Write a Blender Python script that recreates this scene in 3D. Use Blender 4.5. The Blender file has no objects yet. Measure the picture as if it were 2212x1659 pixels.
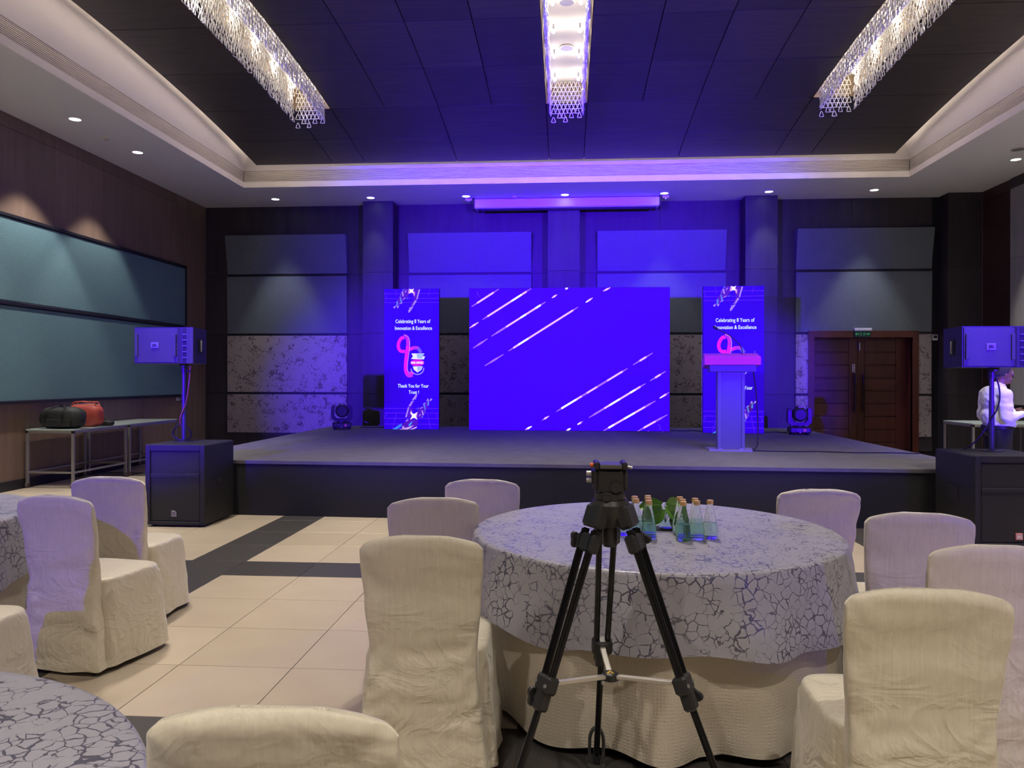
import bpy, bmesh, math, random
from mathutils import Vector, Matrix, noise, Euler

random.seed(7)
S = bpy.context.scene
COL = S.collection
R = math.radians

# ---------------------------------------------------------------- camera
PSI, RHO, H0, FPX, CAMH = .0701, .0014, 819.6, 1667.0, 1.484     # yaw, roll, horizon row, focal length in px, eye height
cam_d = bpy.data.cameras.new('camera')
cam_d.sensor_width = 36; cam_d.lens = FPX / 2212 * 36
cam_d.shift_y = -(829.5 - H0) / 2212
cam_d.clip_start = .05; cam_d.clip_end = 100
cam = bpy.data.objects.new('camera', cam_d); COL.objects.link(cam)
_c, _s = math.cos(PSI), math.sin(PSI)
_r, _u, _f = Vector((_c, _s, 0)), Vector((0, 0, 1)), Vector((-_s, _c, 0))
_r2 = _r * math.cos(RHO) + _u * math.sin(RHO); _u2 = _u * math.cos(RHO) - _r * math.sin(RHO)
_m = Matrix((_r2, _u2, -_f)).transposed().to_4x4(); _m.translation = (0, 0, CAMH)
cam.matrix_world = _m
S.camera = cam

# ---------------------------------------------------------------- world, exposure
W = bpy.data.worlds.new('world'); S.world = W; W.use_nodes = True
W.node_tree.nodes['Background'].inputs[0].default_value = (0, 0, 0, 1)
W.node_tree.nodes['Background'].inputs[1].default_value = 0
S.view_settings.view_transform = 'Standard'; S.view_settings.look = 'None'
S.view_settings.gamma = 1; S.view_settings.exposure = 0.0
S.cycles.max_bounces = 24; S.cycles.transmission_bounces = 24
try: S.view_settings.use_curve_mapping = False
except Exception: pass

# ---------------------------------------------------------------- room dimensions (metres)
XL, XR, YB, YF, ZC = -7.35, 7.72, 15.3, -6.0, 4.98
CX, CY0, CY1 = 5.88, 1.3, 13.71               # cove rectangle half width, front and back
def vz(y): return 5.70 - .0125 * (y - 7.6) ** 2 # vaulted dark ceiling

# ---------------------------------------------------------------- stage lights at the rear of the hall (blue wash)
def spot(name, loc, target, power, color, size=60, blend=.5, radius=.1, parent=None):
    l = bpy.data.lights.new(name, 'SPOT'); l.energy = power; l.color = color
    l.spot_size = R(size); l.spot_blend = blend; l.shadow_soft_size = radius
    o = bpy.data.objects.new(name, l); COL.objects.link(o)
    o.location = loc
    o.rotation_euler = (Vector(target) - Vector(loc)).to_track_quat('-Z', 'Y').to_euler()
    if parent is not None:
        o.location = Vector(loc) - parent.location; o.parent = parent
    return o
BLUE = (.055, .0, 1.0)
WASH = 36000
for sx in (-1, 1):
    nm = 'stage_wash_%s_offscreen' % ('left' if sx < 0 else 'right')
    spot(nm, (sx * 5.6, -3.0, 2.75), (-.4 * sx, 15.3, 3.5), WASH, BLUE, 31, 1.0, .06)
    spot(nm, (sx * 5.2, -3.0, 2.75), (sx * 4.3, 8.0, 1.75), WASH * .6, BLUE, 12.5 if sx > 0 else 17, .8, .06)
    spot(nm, (sx * 5.8, -3.0, 2.75), (0, 11, 1.0), WASH * .03, BLUE, 44, 1.0, .06)  # weak wide flood added for the blue spill around the beams

WARM = (1.0, .91, .79); NEUT = (1.0, .93, .86); COOL = (.92, .95, 1.0)

# ---------------------------------------------------------------- pixel helpers (2212 x 1659 frame)
def ray(px, py):
    a, b = px - 1106, py - H0
    cr, sr = math.cos(RHO), math.sin(RHO)
    a, b = (a * cr + b * sr) / FPX, (-a * sr + b * cr) / FPX
    return Vector((_c * a - _s, _s * a + _c, -b))
EYE = Vector((0, 0, CAMH))
def gz(px, py, z): d = ray(px, py); return EYE + d * ((z - CAMH) / d.z)
def gy(px, py, y): d = ray(px, py); return EYE + d * (y / d.y)
def gx(px, py, x): d = ray(px, py); return EYE + d * (x / d.x)

# ---------------------------------------------------------------- material helpers
MATS = {}
def M(name, col, rough=.6, metal=0., bump=None, var=None, emit=None, spec=.5, trans=0., sheen=0., obj_var=0., ior=1.45):
    """bump=(scale(3), strength) noise relief; var=(scale(3), amount, col2) colour mottling; obj_var = tone shift per object"""
    if name in MATS: return MATS[name]
    m = bpy.data.materials.new(name); m.use_nodes = True; nt = m.node_tree; N = nt.nodes; L = nt.links
    b = N['Principled BSDF']
    b.inputs['Base Color'].default_value = (*col, 1); b.inputs['Roughness'].default_value = rough
    b.inputs['Metallic'].default_value = metal; b.inputs['Specular IOR Level'].default_value = spec
    b.inputs['IOR'].default_value = ior
    if trans: b.inputs['Transmission Weight'].default_value = trans
    if sheen: b.inputs['Sheen Weight'].default_value = sheen; b.inputs['Sheen Roughness'].default_value = .4
    tc = N.new('ShaderNodeTexCoord')
    src = None
    def nz(scale, detail=4, rough_=.55):
        mp = N.new('ShaderNodeMapping'); L.new(tc.outputs['Object'], mp.inputs[0])
        mp.inputs['Scale'].default_value = scale
        t = N.new('ShaderNodeTexNoise'); t.inputs['Scale'].default_value = 1; t.inputs['Detail'].default_value = detail
        t.inputs['Roughness'].default_value = rough_
        L.new(mp.outputs[0], t.inputs['Vector']); return t.outputs['Fac']
    if var:
        f = nz(var[0])
        rp = N.new('ShaderNodeMapRange'); rp.inputs[1].default_value = .3; rp.inputs[2].default_value = .7
        L.new(f, rp.inputs[0])
        mx = N.new('ShaderNodeMix'); mx.data_type = 'RGBA'
        mx.inputs[6].default_value = (*col, 1); mx.inputs[7].default_value = (*var[2], 1)
        ml = N.new('ShaderNodeMath'); ml.operation = 'MULTIPLY'; ml.inputs[1].default_value = var[1]
        L.new(rp.outputs[0], ml.inputs[0]); L.new(ml.outputs[0], mx.inputs[0]); src = mx.outputs[2]
    if obj_var:
        oi = N.new('ShaderNodeObjectInfo')
        hs = N.new('ShaderNodeHueSaturation')
        mr = N.new('ShaderNodeMapRange'); mr.inputs[3].default_value = 1 - obj_var; mr.inputs[4].default_value = 1 + obj_var
        L.new(oi.outputs['Random'], mr.inputs[0]); L.new(mr.outputs[0], hs.inputs['Value'])
        if src: L.new(src, hs.inputs['Color'])
        else: hs.inputs['Color'].default_value = (*col, 1)
        src = hs.outputs[0]
    if src: L.new(src, b.inputs['Base Color'])
    if bump:
        f = nz(bump[0], 5)
        bp = N.new('ShaderNodeBump'); bp.inputs['Strength'].default_value = bump[1]; bp.inputs['Distance'].default_value = .01
        L.new(f, bp.inputs['Height']); L.new(bp.outputs[0], b.inputs['Normal'])
    if emit:
        b.inputs['Emission Color'].default_value = (*emit[0], 1); b.inputs['Emission Strength'].default_value = emit[1]
    MATS[name] = m
    return m

def crackle(name, base, line, scale, rough=.45):
    """satin cloth with a woven crackle of metallic threads"""
    m = bpy.data.materials.new(name); m.use_nodes = True; nt = m.node_tree; N = nt.nodes; L = nt.links
    b = N['Principled BSDF']
    tc = N.new('ShaderNodeTexCoord')
    ns = N.new('ShaderNodeTexNoise'); ns.inputs['Scale'].default_value = 22; ns.inputs['Detail'].default_value = 3
    L.new(tc.outputs['Object'], ns.inputs['Vector'])
    sc = N.new('ShaderNodeVectorMath'); sc.operation = 'SCALE'; sc.inputs['Scale'].default_value = .035
    L.new(ns.outputs['Color'], sc.inputs[0])
    ad = N.new('ShaderNodeVectorMath'); ad.operation = 'ADD'; L.new(tc.outputs['Object'], ad.inputs[0]); L.new(sc.outputs[0], ad.inputs[1])
    v = N.new('ShaderNodeTexVoronoi'); v.feature = 'DISTANCE_TO_EDGE'; v.inputs['Scale'].default_value = scale
    L.new(ad.outputs[0], v.inputs['Vector'])
    n2 = N.new('ShaderNodeTexNoise'); n2.inputs['Scale'].default_value = 14; n2.inputs['Detail'].default_value = 2; L.new(tc.outputs['Object'], n2.inputs['Vector'])
    th = N.new('ShaderNodeMapRange'); th.inputs[1].default_value = .36; th.inputs[2].default_value = .62; th.inputs[3].default_value = .0; th.inputs[4].default_value = .068
    L.new(n2.outputs['Fac'], th.inputs[0])
    lt = N.new('ShaderNodeMath'); lt.operation = 'LESS_THAN'; L.new(v.outputs['Distance'], lt.inputs[0]); L.new(th.outputs[0], lt.inputs[1])
    mx = N.new('ShaderNodeMix'); mx.data_type = 'RGBA'; mx.inputs[6].default_value = (*base, 1); mx.inputs[7].default_value = (*line, 1)
    L.new(lt.outputs[0], mx.inputs[0]); L.new(mx.outputs[2], b.inputs['Base Color'])
    mm = N.new('ShaderNodeMath'); mm.operation = 'MULTIPLY'; mm.inputs[1].default_value = .5; L.new(lt.outputs[0], mm.inputs[0]); L.new(mm.outputs[0], b.inputs['Metallic'])
    rr = N.new('ShaderNodeMapRange'); rr.inputs[3].default_value = rough; rr.inputs[4].default_value = .36; L.new(lt.outputs[0], rr.inputs[0]); L.new(rr.outputs[0], b.inputs['Roughness'])
    n3 = N.new('ShaderNodeTexNoise'); n3.inputs['Scale'].default_value = 9; n3.inputs['Detail'].default_value = 3; L.new(tc.outputs['Object'], n3.inputs['Vector'])
    bp = N.new('ShaderNodeBump'); bp.inputs['Strength'].default_value = .25; bp.inputs['Distance'].default_value = .01
    L.new(n3.outputs['Fac'], bp.inputs['Height']); L.new(bp.outputs[0], b.inputs['Normal'])
    b.inputs['Sheen Weight'].default_value = .15
    return m

def honeycomb(name, col):
    m = bpy.data.materials.new(name); m.use_nodes = True; nt = m.node_tree; N = nt.nodes; L = nt.links
    b = N['Principled BSDF']; b.inputs['Base Color'].default_value = (*col, 1); b.inputs['Roughness'].default_value = .5
    b.inputs['Sheen Weight'].default_value = .2
    tc = N.new('ShaderNodeTexCoord'); v = N.new('ShaderNodeTexVoronoi'); v.feature = 'DISTANCE_TO_EDGE'; v.inputs['Scale'].default_value = 75
    v.inputs['Randomness'].default_value = .25; L.new(tc.outputs['Object'], v.inputs['Vector'])
    bp = N.new('ShaderNodeBump'); bp.inputs['Strength'].default_value = .5; bp.inputs['Distance'].default_value = .006
    L.new(v.outputs['Distance'], bp.inputs['Height']); L.new(bp.outputs[0], b.inputs['Normal'])
    return m

def floral(name, base, dark):
    m = bpy.data.materials.new(name); m.use_nodes = True; nt = m.node_tree; N = nt.nodes; L = nt.links
    b = N['Principled BSDF']; b.inputs['Roughness'].default_value = .85
    tc = N.new('ShaderNodeTexCoord')
    n1 = N.new('ShaderNodeTexNoise'); n1.inputs['Scale'].default_value = 14; n1.inputs['Detail'].default_value = 5; n1.inputs['Distortion'].default_value = 1.6
    L.new(tc.outputs['Object'], n1.inputs['Vector'])
    n2 = N.new('ShaderNodeTexVoronoi'); n2.inputs['Scale'].default_value = 5.5; L.new(tc.outputs['Object'], n2.inputs['Vector'])
    ml = N.new('ShaderNodeMath'); ml.operation = 'MULTIPLY_ADD'; ml.inputs[1].default_value = -.25; L.new(n2.outputs['Distance'], ml.inputs[0]); L.new(n1.outputs['Fac'], ml.inputs[2])
    rp = N.new('ShaderNodeMapRange'); rp.inputs[1].default_value = .42; rp.inputs[2].default_value = .5; L.new(ml.outputs[0], rp.inputs[0])
    mx = N.new('ShaderNodeMix'); mx.data_type = 'RGBA'; mx.inputs[6].default_value = (*base, 1); mx.inputs[7].default_value = (*dark, 1)
    L.new(rp.outputs[0], mx.inputs[0]); L.new(mx.outputs[2], b.inputs['Base Color'])
    return m

MWOOD = lambda n, c, c2, sc, r=.45, ov=.12: M(n, c, r, var=(sc, .9, c2), bump=((sc[0] * 2, sc[1] * 2, sc[2] * 2), .06), obj_var=ov)
m_white = M('white_paint', (.72, .715, .71), .7, bump=((60, 60, 60), .03))
m_trimw = M('white_trim', (.74, .72, .70), .6)
m_dark_ceiling = MWOOD('dark_ceiling_laminate', (.075, .066, .06), (.042, .037, .035), (1.5, 26, 9), .42, .16)
m_back_dark = M('black_void', (.008, .008, .009), .9)
m_slat = M('grille_metal', (.62, .58, .54), .5, .0)
m_wall_wood = MWOOD('brown_wood_laminate', (.21, .145, .105), (.155, .105, .075), (9, 9, .9), .4)
m_wall_dark = MWOOD('dark_wood_laminate', (.045, .040, .042), (.028, .025, .027), (7, 7, .9), .45)
m_wall_red = MWOOD('reddish_wood_laminate', (.060, .030, .020), (.035, .018, .013), (7, 7, .9), .4)
m_wall_grey = MWOOD('grey_wood_laminate', (.38, .37, .36), (.27, .265, .26), (6, 6, .7), .5, .06)
m_teal = M('teal_fabric', (.115, .215, .245), .9, bump=((120, 160, 160), .5), var=((18, 60, 60), .6, (.075, .15, .18)))
m_teal_back = M('grey_teal_fabric', (.15, .175, .18), .9, bump=((70, 70, 70), .6), var=((25, 25, 60), .5, (.10, .125, .13)))
m_floral = floral('floral_fabric', (.34, .30, .27), (.14, .115, .10))
m_black = M('black_paint', (.012, .012, .014), .45)
m_blackm = M('black_matte', (.014, .014, .016), .8)
m_door = MWOOD('mahogany', (.105, .028, .018), (.06, .016, .010), (6, 6, 1.2), .32, .08)
m_chrome = M('brushed_steel', (.55, .55, .55), .3, .9)
m_tile = M('beige_tile', (.51, .435, .33), .32, var=((3, 3, 3), .6, (.44, .36, .27)), obj_var=.05, bump=((40, 40, 40), .02))
m_granite = M('dark_granite', (.040, .037, .036), .38, var=((90, 90, 90), .8, (.085, .08, .078)), obj_var=.1)
m_grout = M('grout', (.10, .085, .065), .9)
m_carpet = M('grey_stage_carpet', (.125, .12, .135), .95, bump=((160, 160, 160), .6), var=((5, 5, 5), .6, (.075, .073, .08)))
m_skirt = M('black_stage_skirt', (.014, .014, .016), .9, bump=((60, 60, 60), .2))
m_cream = M('cream_satin_cover', (.70, .645, .52), .42, var=((90, 90, 3), .5, (.58, .53, .42)), bump=((110, 110, 4), .22), sheen=.3)
def add_creases(m):
    nt = m.node_tree; N = nt.nodes; L = nt.links; b = N['Principled BSDF']
    tc = N.new('ShaderNodeTexCoord'); old = b.inputs['Normal'].links[0].from_node
    ns = N.new('ShaderNodeTexNoise'); ns.inputs['Scale'].default_value = 5.2; ns.inputs['Detail'].default_value = 3.5; ns.inputs['Distortion'].default_value = 1.2
    mp = N.new('ShaderNodeMapping'); mp.inputs['Scale'].default_value = (1.0, 1.0, 1.25); mp.inputs['Rotation'].default_value = (.3, .5, .2)
    L.new(tc.outputs['Object'], mp.inputs[0]); L.new(mp.outputs[0], ns.inputs['Vector'])
    sb = N.new('ShaderNodeMath'); sb.operation = 'SUBTRACT'; sb.inputs[1].default_value = .5; L.new(ns.outputs['Fac'], sb.inputs[0])
    ab = N.new('ShaderNodeMath'); ab.operation = 'ABSOLUTE'; L.new(sb.outputs[0], ab.inputs[0])
    rp = N.new('ShaderNodeMapRange'); rp.inputs[1].default_value = 0; rp.inputs[2].default_value = .13; rp.inputs[3].default_value = 1; rp.inputs[4].default_value = 0; L.new(ab.outputs[0], rp.inputs[0])
    sx = N.new('ShaderNodeSeparateXYZ'); L.new(tc.outputs['Object'], sx.inputs[0])
    mk = N.new('ShaderNodeMapRange'); mk.inputs[1].default_value = .30; mk.inputs[2].default_value = .72; mk.inputs[3].default_value = 1; mk.inputs[4].default_value = .22; L.new(sx.outputs['Z'], mk.inputs[0])
    ml = N.new('ShaderNodeMath'); ml.operation = 'MULTIPLY'; L.new(rp.outputs[0], ml.inputs[0]); L.new(mk.outputs[0], ml.inputs[1])
    bp = N.new('ShaderNodeBump'); bp.inputs['Strength'].default_value = .36; bp.inputs['Distance'].default_value = .012
    L.new(ml.outputs[0], bp.inputs['Height']); L.new(old.outputs[0], bp.inputs['Normal']); L.new(bp.outputs[0], b.inputs['Normal'])
add_creases(m_cream)
m_cream2 = honeycomb('cream_honeycomb_cloth', (.60, .54, .44))
m_grey_cloth = crackle('grey_crackle_cloth', (.37, .365, .43), (.15, .15, .215), 27)
m_plastic = M('black_plastic', (.024, .024, .027), .38)
m_tube = M('black_anodised', (.010, .010, .012), .22, .3)
m_alu = M('bare_aluminium', (.68, .65, .60), .35, .7, bump=((6, 6, 60), .1))
m_spk = M('speaker_coat', (.016, .016, .019), .6, bump=((150, 150, 150), .3))
m_steel_dim = M('trolley_steel', (.33, .32, .33), .4, .6)
m_glass_top = M('frosted_table_top', (.35, .42, .40), .25)
m_cable = M('cable_rubber', (.012, .012, .014), .6)

# ---------------------------------------------------------------- mesh builder
class MB:
    def __init__(s): s.v = []; s.f = []
    def add(s, vs, fs):
        n = len(s.v); s.v += [Vector(p) for p in vs]; s.f += [tuple(i + n for i in f) for f in fs]; return s
    def box(s, x0, x1, y0, y1, z0, z1, c=0., mt=None):
        """box, chamfered by c"""
        if x1 < x0: x0, x1 = x1, x0
        if y1 < y0: y0, y1 = y1, y0
        if z1 < z0: z0, z1 = z1, z0
        if c <= 0:
            vs = [Vector((x, y, z)) for z in (z0, z1) for y in (y0, y1) for x in (x0, x1)]
            fs = [(0, 2, 3, 1), (4, 5, 7, 6), (0, 1, 5, 4), (2, 6, 7, 3), (0, 4, 6, 2), (1, 3, 7, 5)]
        else:
            c = min(c, (x1 - x0) * .49, (y1 - y0) * .49, (z1 - z0) * .49)
            vs = []; idx = {}
            X, Y, Z = (x0, x1), (y0, y1), (z0, z1)
            for i in (0, 1):
                for j in (0, 1):
                    for k in (0, 1):
                        dx, dy, dz = [(c if t == 0 else -c) for t in (i, j, k)]
                        idx[i, j, k, 0] = len(vs); vs.append(Vector((X[i], Y[j] + dy, Z[k] + dz)))
                        idx[i, j, k, 1] = len(vs); vs.append(Vector((X[i] + dx, Y[j], Z[k] + dz)))
                        idx[i, j, k, 2] = len(vs); vs.append(Vector((X[i] + dx, Y[j] + dy, Z[k])))
            fs = []
            for a in (0, 1, 2):
                b, d = [t for t in (0, 1, 2) if t != a]
                for e in (0, 1):
                    q = []
                    for (p, r) in ((0, 0), (1, 0), (1, 1), (0, 1)):
                        k = [0, 0, 0]; k[a] = e; k[b] = p; k[d] = r; q.append(idx[(*k, a)])
                    fs.append(q)
                for p in (0, 1):
                    for r in (0, 1):     # edge along axis a
                        k0 = [0, 0, 0]; k0[b] = p; k0[d] = r; k1 = list(k0); k1[a] = 1
                        fs.append([idx[(*k0, b)], idx[(*k1, b)], idx[(*k1, d)], idx[(*k0, d)]])
            for i in (0, 1):
                for j in (0, 1):
                    for k in (0, 1): fs.append([idx[i, j, k, 0], idx[i, j, k, 1], idx[i, j, k, 2]])
        if mt is not None: vs = [mt @ p for p in vs]
        return s.add(vs, fs)
    def prism(s, poly, y0, y1, axis='y', mt=None):
        """poly in the plane across axis, extruded along axis; poly of (x,z) for y, (y,z) for x, (x,y) for z"""
        def P(a, b, t): return Vector((a, t, b)) if axis == 'y' else (Vector((t, a, b)) if axis == 'x' else Vector((a, b, t)))
        n = len(poly); vs = [P(a, b, y0) for a, b in poly] + [P(a, b, y1) for a, b in poly]
        if mt is not None: vs = [mt @ p for p in vs]
        fs = [tuple(range(n)), tuple(range(2 * n - 1, n - 1, -1))] + [(i, i + n, (i + 1) % n + n, (i + 1) % n) for i in range(n)]
        return s.add(vs, fs)
    def frame(s, d):
        d = Vector(d).normalized(); a = Vector((0, 0, 1)) if abs(d.z) < .9 else Vector((1, 0, 0))
        x = d.cross(a).normalized(); return x, d.cross(x).normalized()
    def cyl(s, p0, p1, r0, r1=None, n=12, caps=True):
        r1 = r0 if r1 is None else r1; p0, p1 = Vector(p0), Vector(p1)
        x, y = s.frame(p1 - p0)
        vs = [p + (x * math.cos(2 * math.pi * i / n) + y * math.sin(2 * math.pi * i / n)) * r for p, r in ((p0, r0), (p1, r1)) for i in range(n)]
        fs = [(i, (i + 1) % n, n + (i + 1) % n, n + i) for i in range(n)]
        if caps: fs += [tuple(range(n - 1, -1, -1)), tuple(range(n, 2 * n))]
        return s.add(vs, fs)
    def tube(s, pts, r, n=6, closed=False):
        pts = [Vector(p) for p in pts]; m = len(pts); vs = []
        x = None
        for i, p in enumerate(pts):
            a = pts[(i - 1) % m] if (closed or i > 0) else p; b = pts[(i + 1) % m] if (closed or i < m - 1) else p
            d = (b - a).normalized()
            if x is None: x, y = s.frame(d)
            else:
                x = (x - d * x.dot(d)).normalized(); y = d.cross(x)
            rr = r[i] if isinstance(r, (list, tuple)) else r
            vs += [p + (x * math.cos(2 * math.pi * k / n) + y * math.sin(2 * math.pi * k / n)) * rr for k in range(n)]
        fs = []
        for i in range(m if closed else m - 1):
            j = (i + 1) % m
            fs += [(i * n + k, i * n + (k + 1) % n, j * n + (k + 1) % n, j * n + k) for k in range(n)]
        if not closed: fs += [tuple(range(n - 1, -1, -1)), tuple(range((m - 1) * n, m * n))]
        return s.add(vs, fs)
    def lathe(s, prof, c=(0, 0, 0), n=24, mt=None, arc=None):
        """profile of (r, z) turned about z"""
        c = Vector(c); vs = []; fs = []; m = len(prof)
        for r, z in prof: vs += [Vector((r * math.cos(2 * math.pi * i / n), r * math.sin(2 * math.pi * i / n), z)) for i in range(n)]
        for j in range(m - 1): fs += [(j * n + i, j * n + (i + 1) % n, (j + 1) * n + (i + 1) % n, (j + 1) * n + i) for i in range(n)]
        if prof[0][0] > 1e-5: fs.append(tuple(range(n - 1, -1, -1)))
        if prof[-1][0] > 1e-5: fs.append(tuple(range((m - 1) * n, m * n)))
        vs = [(mt @ p if mt is not None else p) + c for p in vs]
        return s.add(vs, fs)
    def ball(s, c, r, n=12, m=8, mt=None):
        rx, ry, rz = r if isinstance(r, (tuple, list)) else (r, r, r)
        vs = []; fs = []
        for j in range(m + 1):
            t = math.pi * j / m
            vs += [Vector((rx * math.sin(t) * math.cos(2 * math.pi * i / n), ry * math.sin(t) * math.sin(2 * math.pi * i / n), rz * math.cos(t))) for i in range(n)]
        for j in range(m): fs += [(j * n + i, (j + 1) * n + i, (j + 1) * n + (i + 1) % n, j * n + (i + 1) % n) for i in range(n)]
        c = Vector(c); vs = [(mt @ p if mt is not None else p) + c for p in vs]
        return s.add(vs, fs)
    def capsule(s, p0, p1, r0, r1, n=12):
        p0, p1 = Vector(p0), Vector(p1); d = (p1 - p0).normalized(); x, y = s.frame(d); vs = []; rings = []
        for j in range(6):
            t = math.pi / 2 * (1 - j / 5); rings.append((p0 - d * r0 * math.sin(t), r0 * math.cos(t) + 1e-4))
        for j in range(6):
            t = math.pi / 2 * j / 5; rings.append((p1 + d * r1 * math.sin(t), r1 * math.cos(t) + 1e-4))
        for p, r in rings: vs += [p + (x * math.cos(2 * math.pi * i / n) + y * math.sin(2 * math.pi * i / n)) * r for i in range(n)]
        m = len(rings); fs = [(j * n + i, j * n + (i + 1) % n, (j + 1) * n + (i + 1) % n, (j + 1) * n + i) for j in range(m - 1) for i in range(n)]
        fs += [tuple(range(n - 1, -1, -1)), tuple(range((m - 1) * n, m * n))]
        return s.add(vs, fs)
    def rings(s, rings, cap0=True, cap1=True):
        n = len(rings[0]); vs = [p for r in rings for p in r]; m = len(rings)
        fs = [(j * n + i, j * n + (i + 1) % n, (j + 1) * n + (i + 1) % n, (j + 1) * n + i) for j in range(m - 1) for i in range(n)]
        if cap0: fs.append(tuple(range(n - 1, -1, -1)))
        if cap1: fs.append(tuple(range((m - 1) * n, m * n)))
        return s.add(vs, fs)
    def mesh(s, name, off=(0, 0, 0), smooth=None):
        me = bpy.data.meshes.new(name); o = Vector(off)
        me.from_pydata([tuple(p - o) for p in s.v], [], s.f)
        bm = bmesh.new(); bm.from_mesh(me); bmesh.ops.recalc_face_normals(bm, faces=bm.faces); bm.to_mesh(me); bm.free()
        if smooth is not None:
            for p in me.polygons: p.use_smooth = True
            me.set_sharp_from_angle(angle=R(smooth))
        me.update(); return me
    def build(s, name, mat, parent=None, world=True, smooth=None, loc=None):
        """world=True: vertices are in room coordinates; they are made local to the parent's root (or to loc)"""
        off = Vector((0, 0, 0))
        if world:
            if parent is not None: off = root_of(parent).location
            elif loc is not None: off = Vector(loc)
        me = s.mesh(name, off, smooth)
        return link(name, me, mat, parent, None if parent else loc)
def root_of(o):
    while o.parent: o = o.parent
    return o
def link(name, me, mat, parent=None, loc=None):
    o = bpy.data.objects.new(name, me); COL.objects.link(o)
    if mat is not None and not me.materials: me.materials.append(mat)
    if parent is not None: o.parent = parent
    elif loc is not None: o.location = loc
    return o
def tag(o, label, cat, group=None):
    o['label'] = label; o['category'] = cat
    if group: o['group'] = group
    return o
def thing(name, label, cat, loc=(0, 0, 0), rz=0, group=None):
    o = bpy.data.objects.new(name, None); COL.objects.link(o); o.location = loc; o.rotation_euler = (0, 0, rz)
    o.empty_display_size = .1
    return tag(o, label, cat, group)
def struct(name, loc=(0, 0, 0)):
    o = bpy.data.objects.new(name, None); COL.objects.link(o); o.location = loc; o['kind'] = 'structure'; o.empty_display_size = .1
    return o
def copy_tree(o, parent=None):
    c = o.copy(); COL.objects.link(c)
    if parent is not None: c.parent = parent
    for ch in o.children: copy_tree(ch, c)
    return c
def rotm(rx=0, ry=0, rz=0, t=(0, 0, 0)):
    return Matrix.Translation(t) @ Euler((R(rx), R(ry), R(rz))).to_matrix().to_4x4()
def evaluated(o):
    dg = bpy.context.evaluated_depsgraph_get(); dg.update()
    return bpy.data.meshes.new_from_object(o.evaluated_get(dg))

# ================================================================ FLOOR
floor = struct('floor')
MB().box(XL - .1, XR + .1, YF - .1, YB + .5, -.12, -.004).build('floor_bed', m_grout, floor)
BX, BY, T, BW = -2.603, 5.674, .6, .45                        # right edge of a long band, near edge of a cross band
PER = 4 * T + BW
def spans(a0, lo, hi):
    """list of (start, end, is_band) along one axis; a band ends at a0"""
    out = []; k0 = math.floor((lo - a0) / PER) - 1
    for k in range(k0, k0 + int((hi - lo) / PER) + 4):
        e = a0 + k * PER; out.append((e - BW, e, True))
        for i in range(4): out.append((e + i * T, e + (i + 1) * T, False))
    return [(max(a, lo), min(b, hi), t) for a, b, t in out if b > lo + .02 and a < hi - .02]
sx_ = spans(BX, XL, XR); sy_ = spans(BY + BW, YF, YB)
G = .0022; tiles = []
for (x0, x1, bx_) in sx_:
    for (y0, y1, by_) in sy_: tiles.append((x0, x1, y0, y1, bx_ or by_))
def seen(t):
    cx_, cy_ = (t[0] + t[1]) / 2, (t[2] + t[3]) / 2
    return 2.4 < cy_ < 10.5 and -7.4 < cx_ < 2.6 and cx_ > -.8 * cy_ and not (cy_ > 8.6 and -4.4 < cx_ < 4.4)
near = [t for t in tiles if seen(t)]; rest = [t for t in tiles if not seen(t)]
near.sort(key=lambda t: (t[0] + t[1]) ** 2 + (t[2] + t[3]) ** 2)
rest += near[280:]; near = near[:280]
tmesh = {}
for x0, x1, y0, y1, dark in near:
    key = (round(x1 - x0, 3), round(y1 - y0, 3), dark)
    if key not in tmesh:
        w, d = (x1 - x0) / 2 - G, (y1 - y0) / 2 - G
        tmesh[key] = MB().box(-w, w, -d, d, -.03, 0, .0015).mesh('floor_tile')
        tmesh[key].materials.append(m_granite if dark else m_tile)
    o = link('floor_tile', tmesh[key], None, floor); o.location = ((x0 + x1) / 2, (y0 + y1) / 2, 0)
for dark, mm in ((False, m_tile), (True, m_granite)):
    b = MB()
    for x0, x1, y0, y1, dk in rest:
        if dk == dark: b.box(x0 + G, x1 - G, y0 + G, y1 - G, -.03, 0)
    o = b.build('floor_tiling', mm, floor); o['kind'] = 'stuff'

# ================================================================ WALLS
PZ = [.40, 1.176, 1.223, 2.361, 2.408, 3.556, 3.612, 4.377]     # acoustic panel rows on the back wall
wall_back = struct('wall_back')
MB().box(XL - .2, 4.70, YB, YB + .2, -.1, 5.2).box(6.66, XR + .2, YB, YB + .2, -.1, 5.2).box(4.70, 6.66, YB, YB + .2, 2.38, 5.2).build('wall_core', m_back_dark, wall_back)
bays = [(XL, -3.99), (-3.39, -.36), (.26, 3.39), (3.99, 6.98)]
seams = [.12, 1.2, 2.385, 3.584, ZC]
for bi, (a, b_) in enumerate(bays):
    for xa, xb in ((a, (a + b_) / 2), ((a + b_) / 2, b_)):
        for za, zb in zip(seams[:-1], seams[1:]):
            segs = [(xa, xb)]
            if bi == 3 and zb < 2.5:
                segs = [(xa, min(xb, 4.655))] if xa < 4.655 else []
                if xb > 6.71: segs.append((max(xa, 6.71), xb))
            for p, q in segs:
                MB().box(p + .002, q - .002, YB - .018, YB + .005, za + .002, zb - .002, .001).build('cladding_panel', m_wall_dark, wall_back)
for (a, b_) in [(-3.99, -3.39), (-.36, .26), (3.39, 3.99), (7.10, 7.72)]:
    pl = MB().box(a + .01, b_ - .01, YB - .36, YB + .02, 0, ZC).build('pilaster', m_back_dark, wall_back)
    for za, zb in zip([0, 1.2, 2.385, 3.584], [1.2, 2.385, 3.584, ZC]):
        MB().box(a, b_, YB - .375, YB + .01, za + .002, zb - .002, .002).build('pilaster_panel', m_wall_dark, pl)
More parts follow.
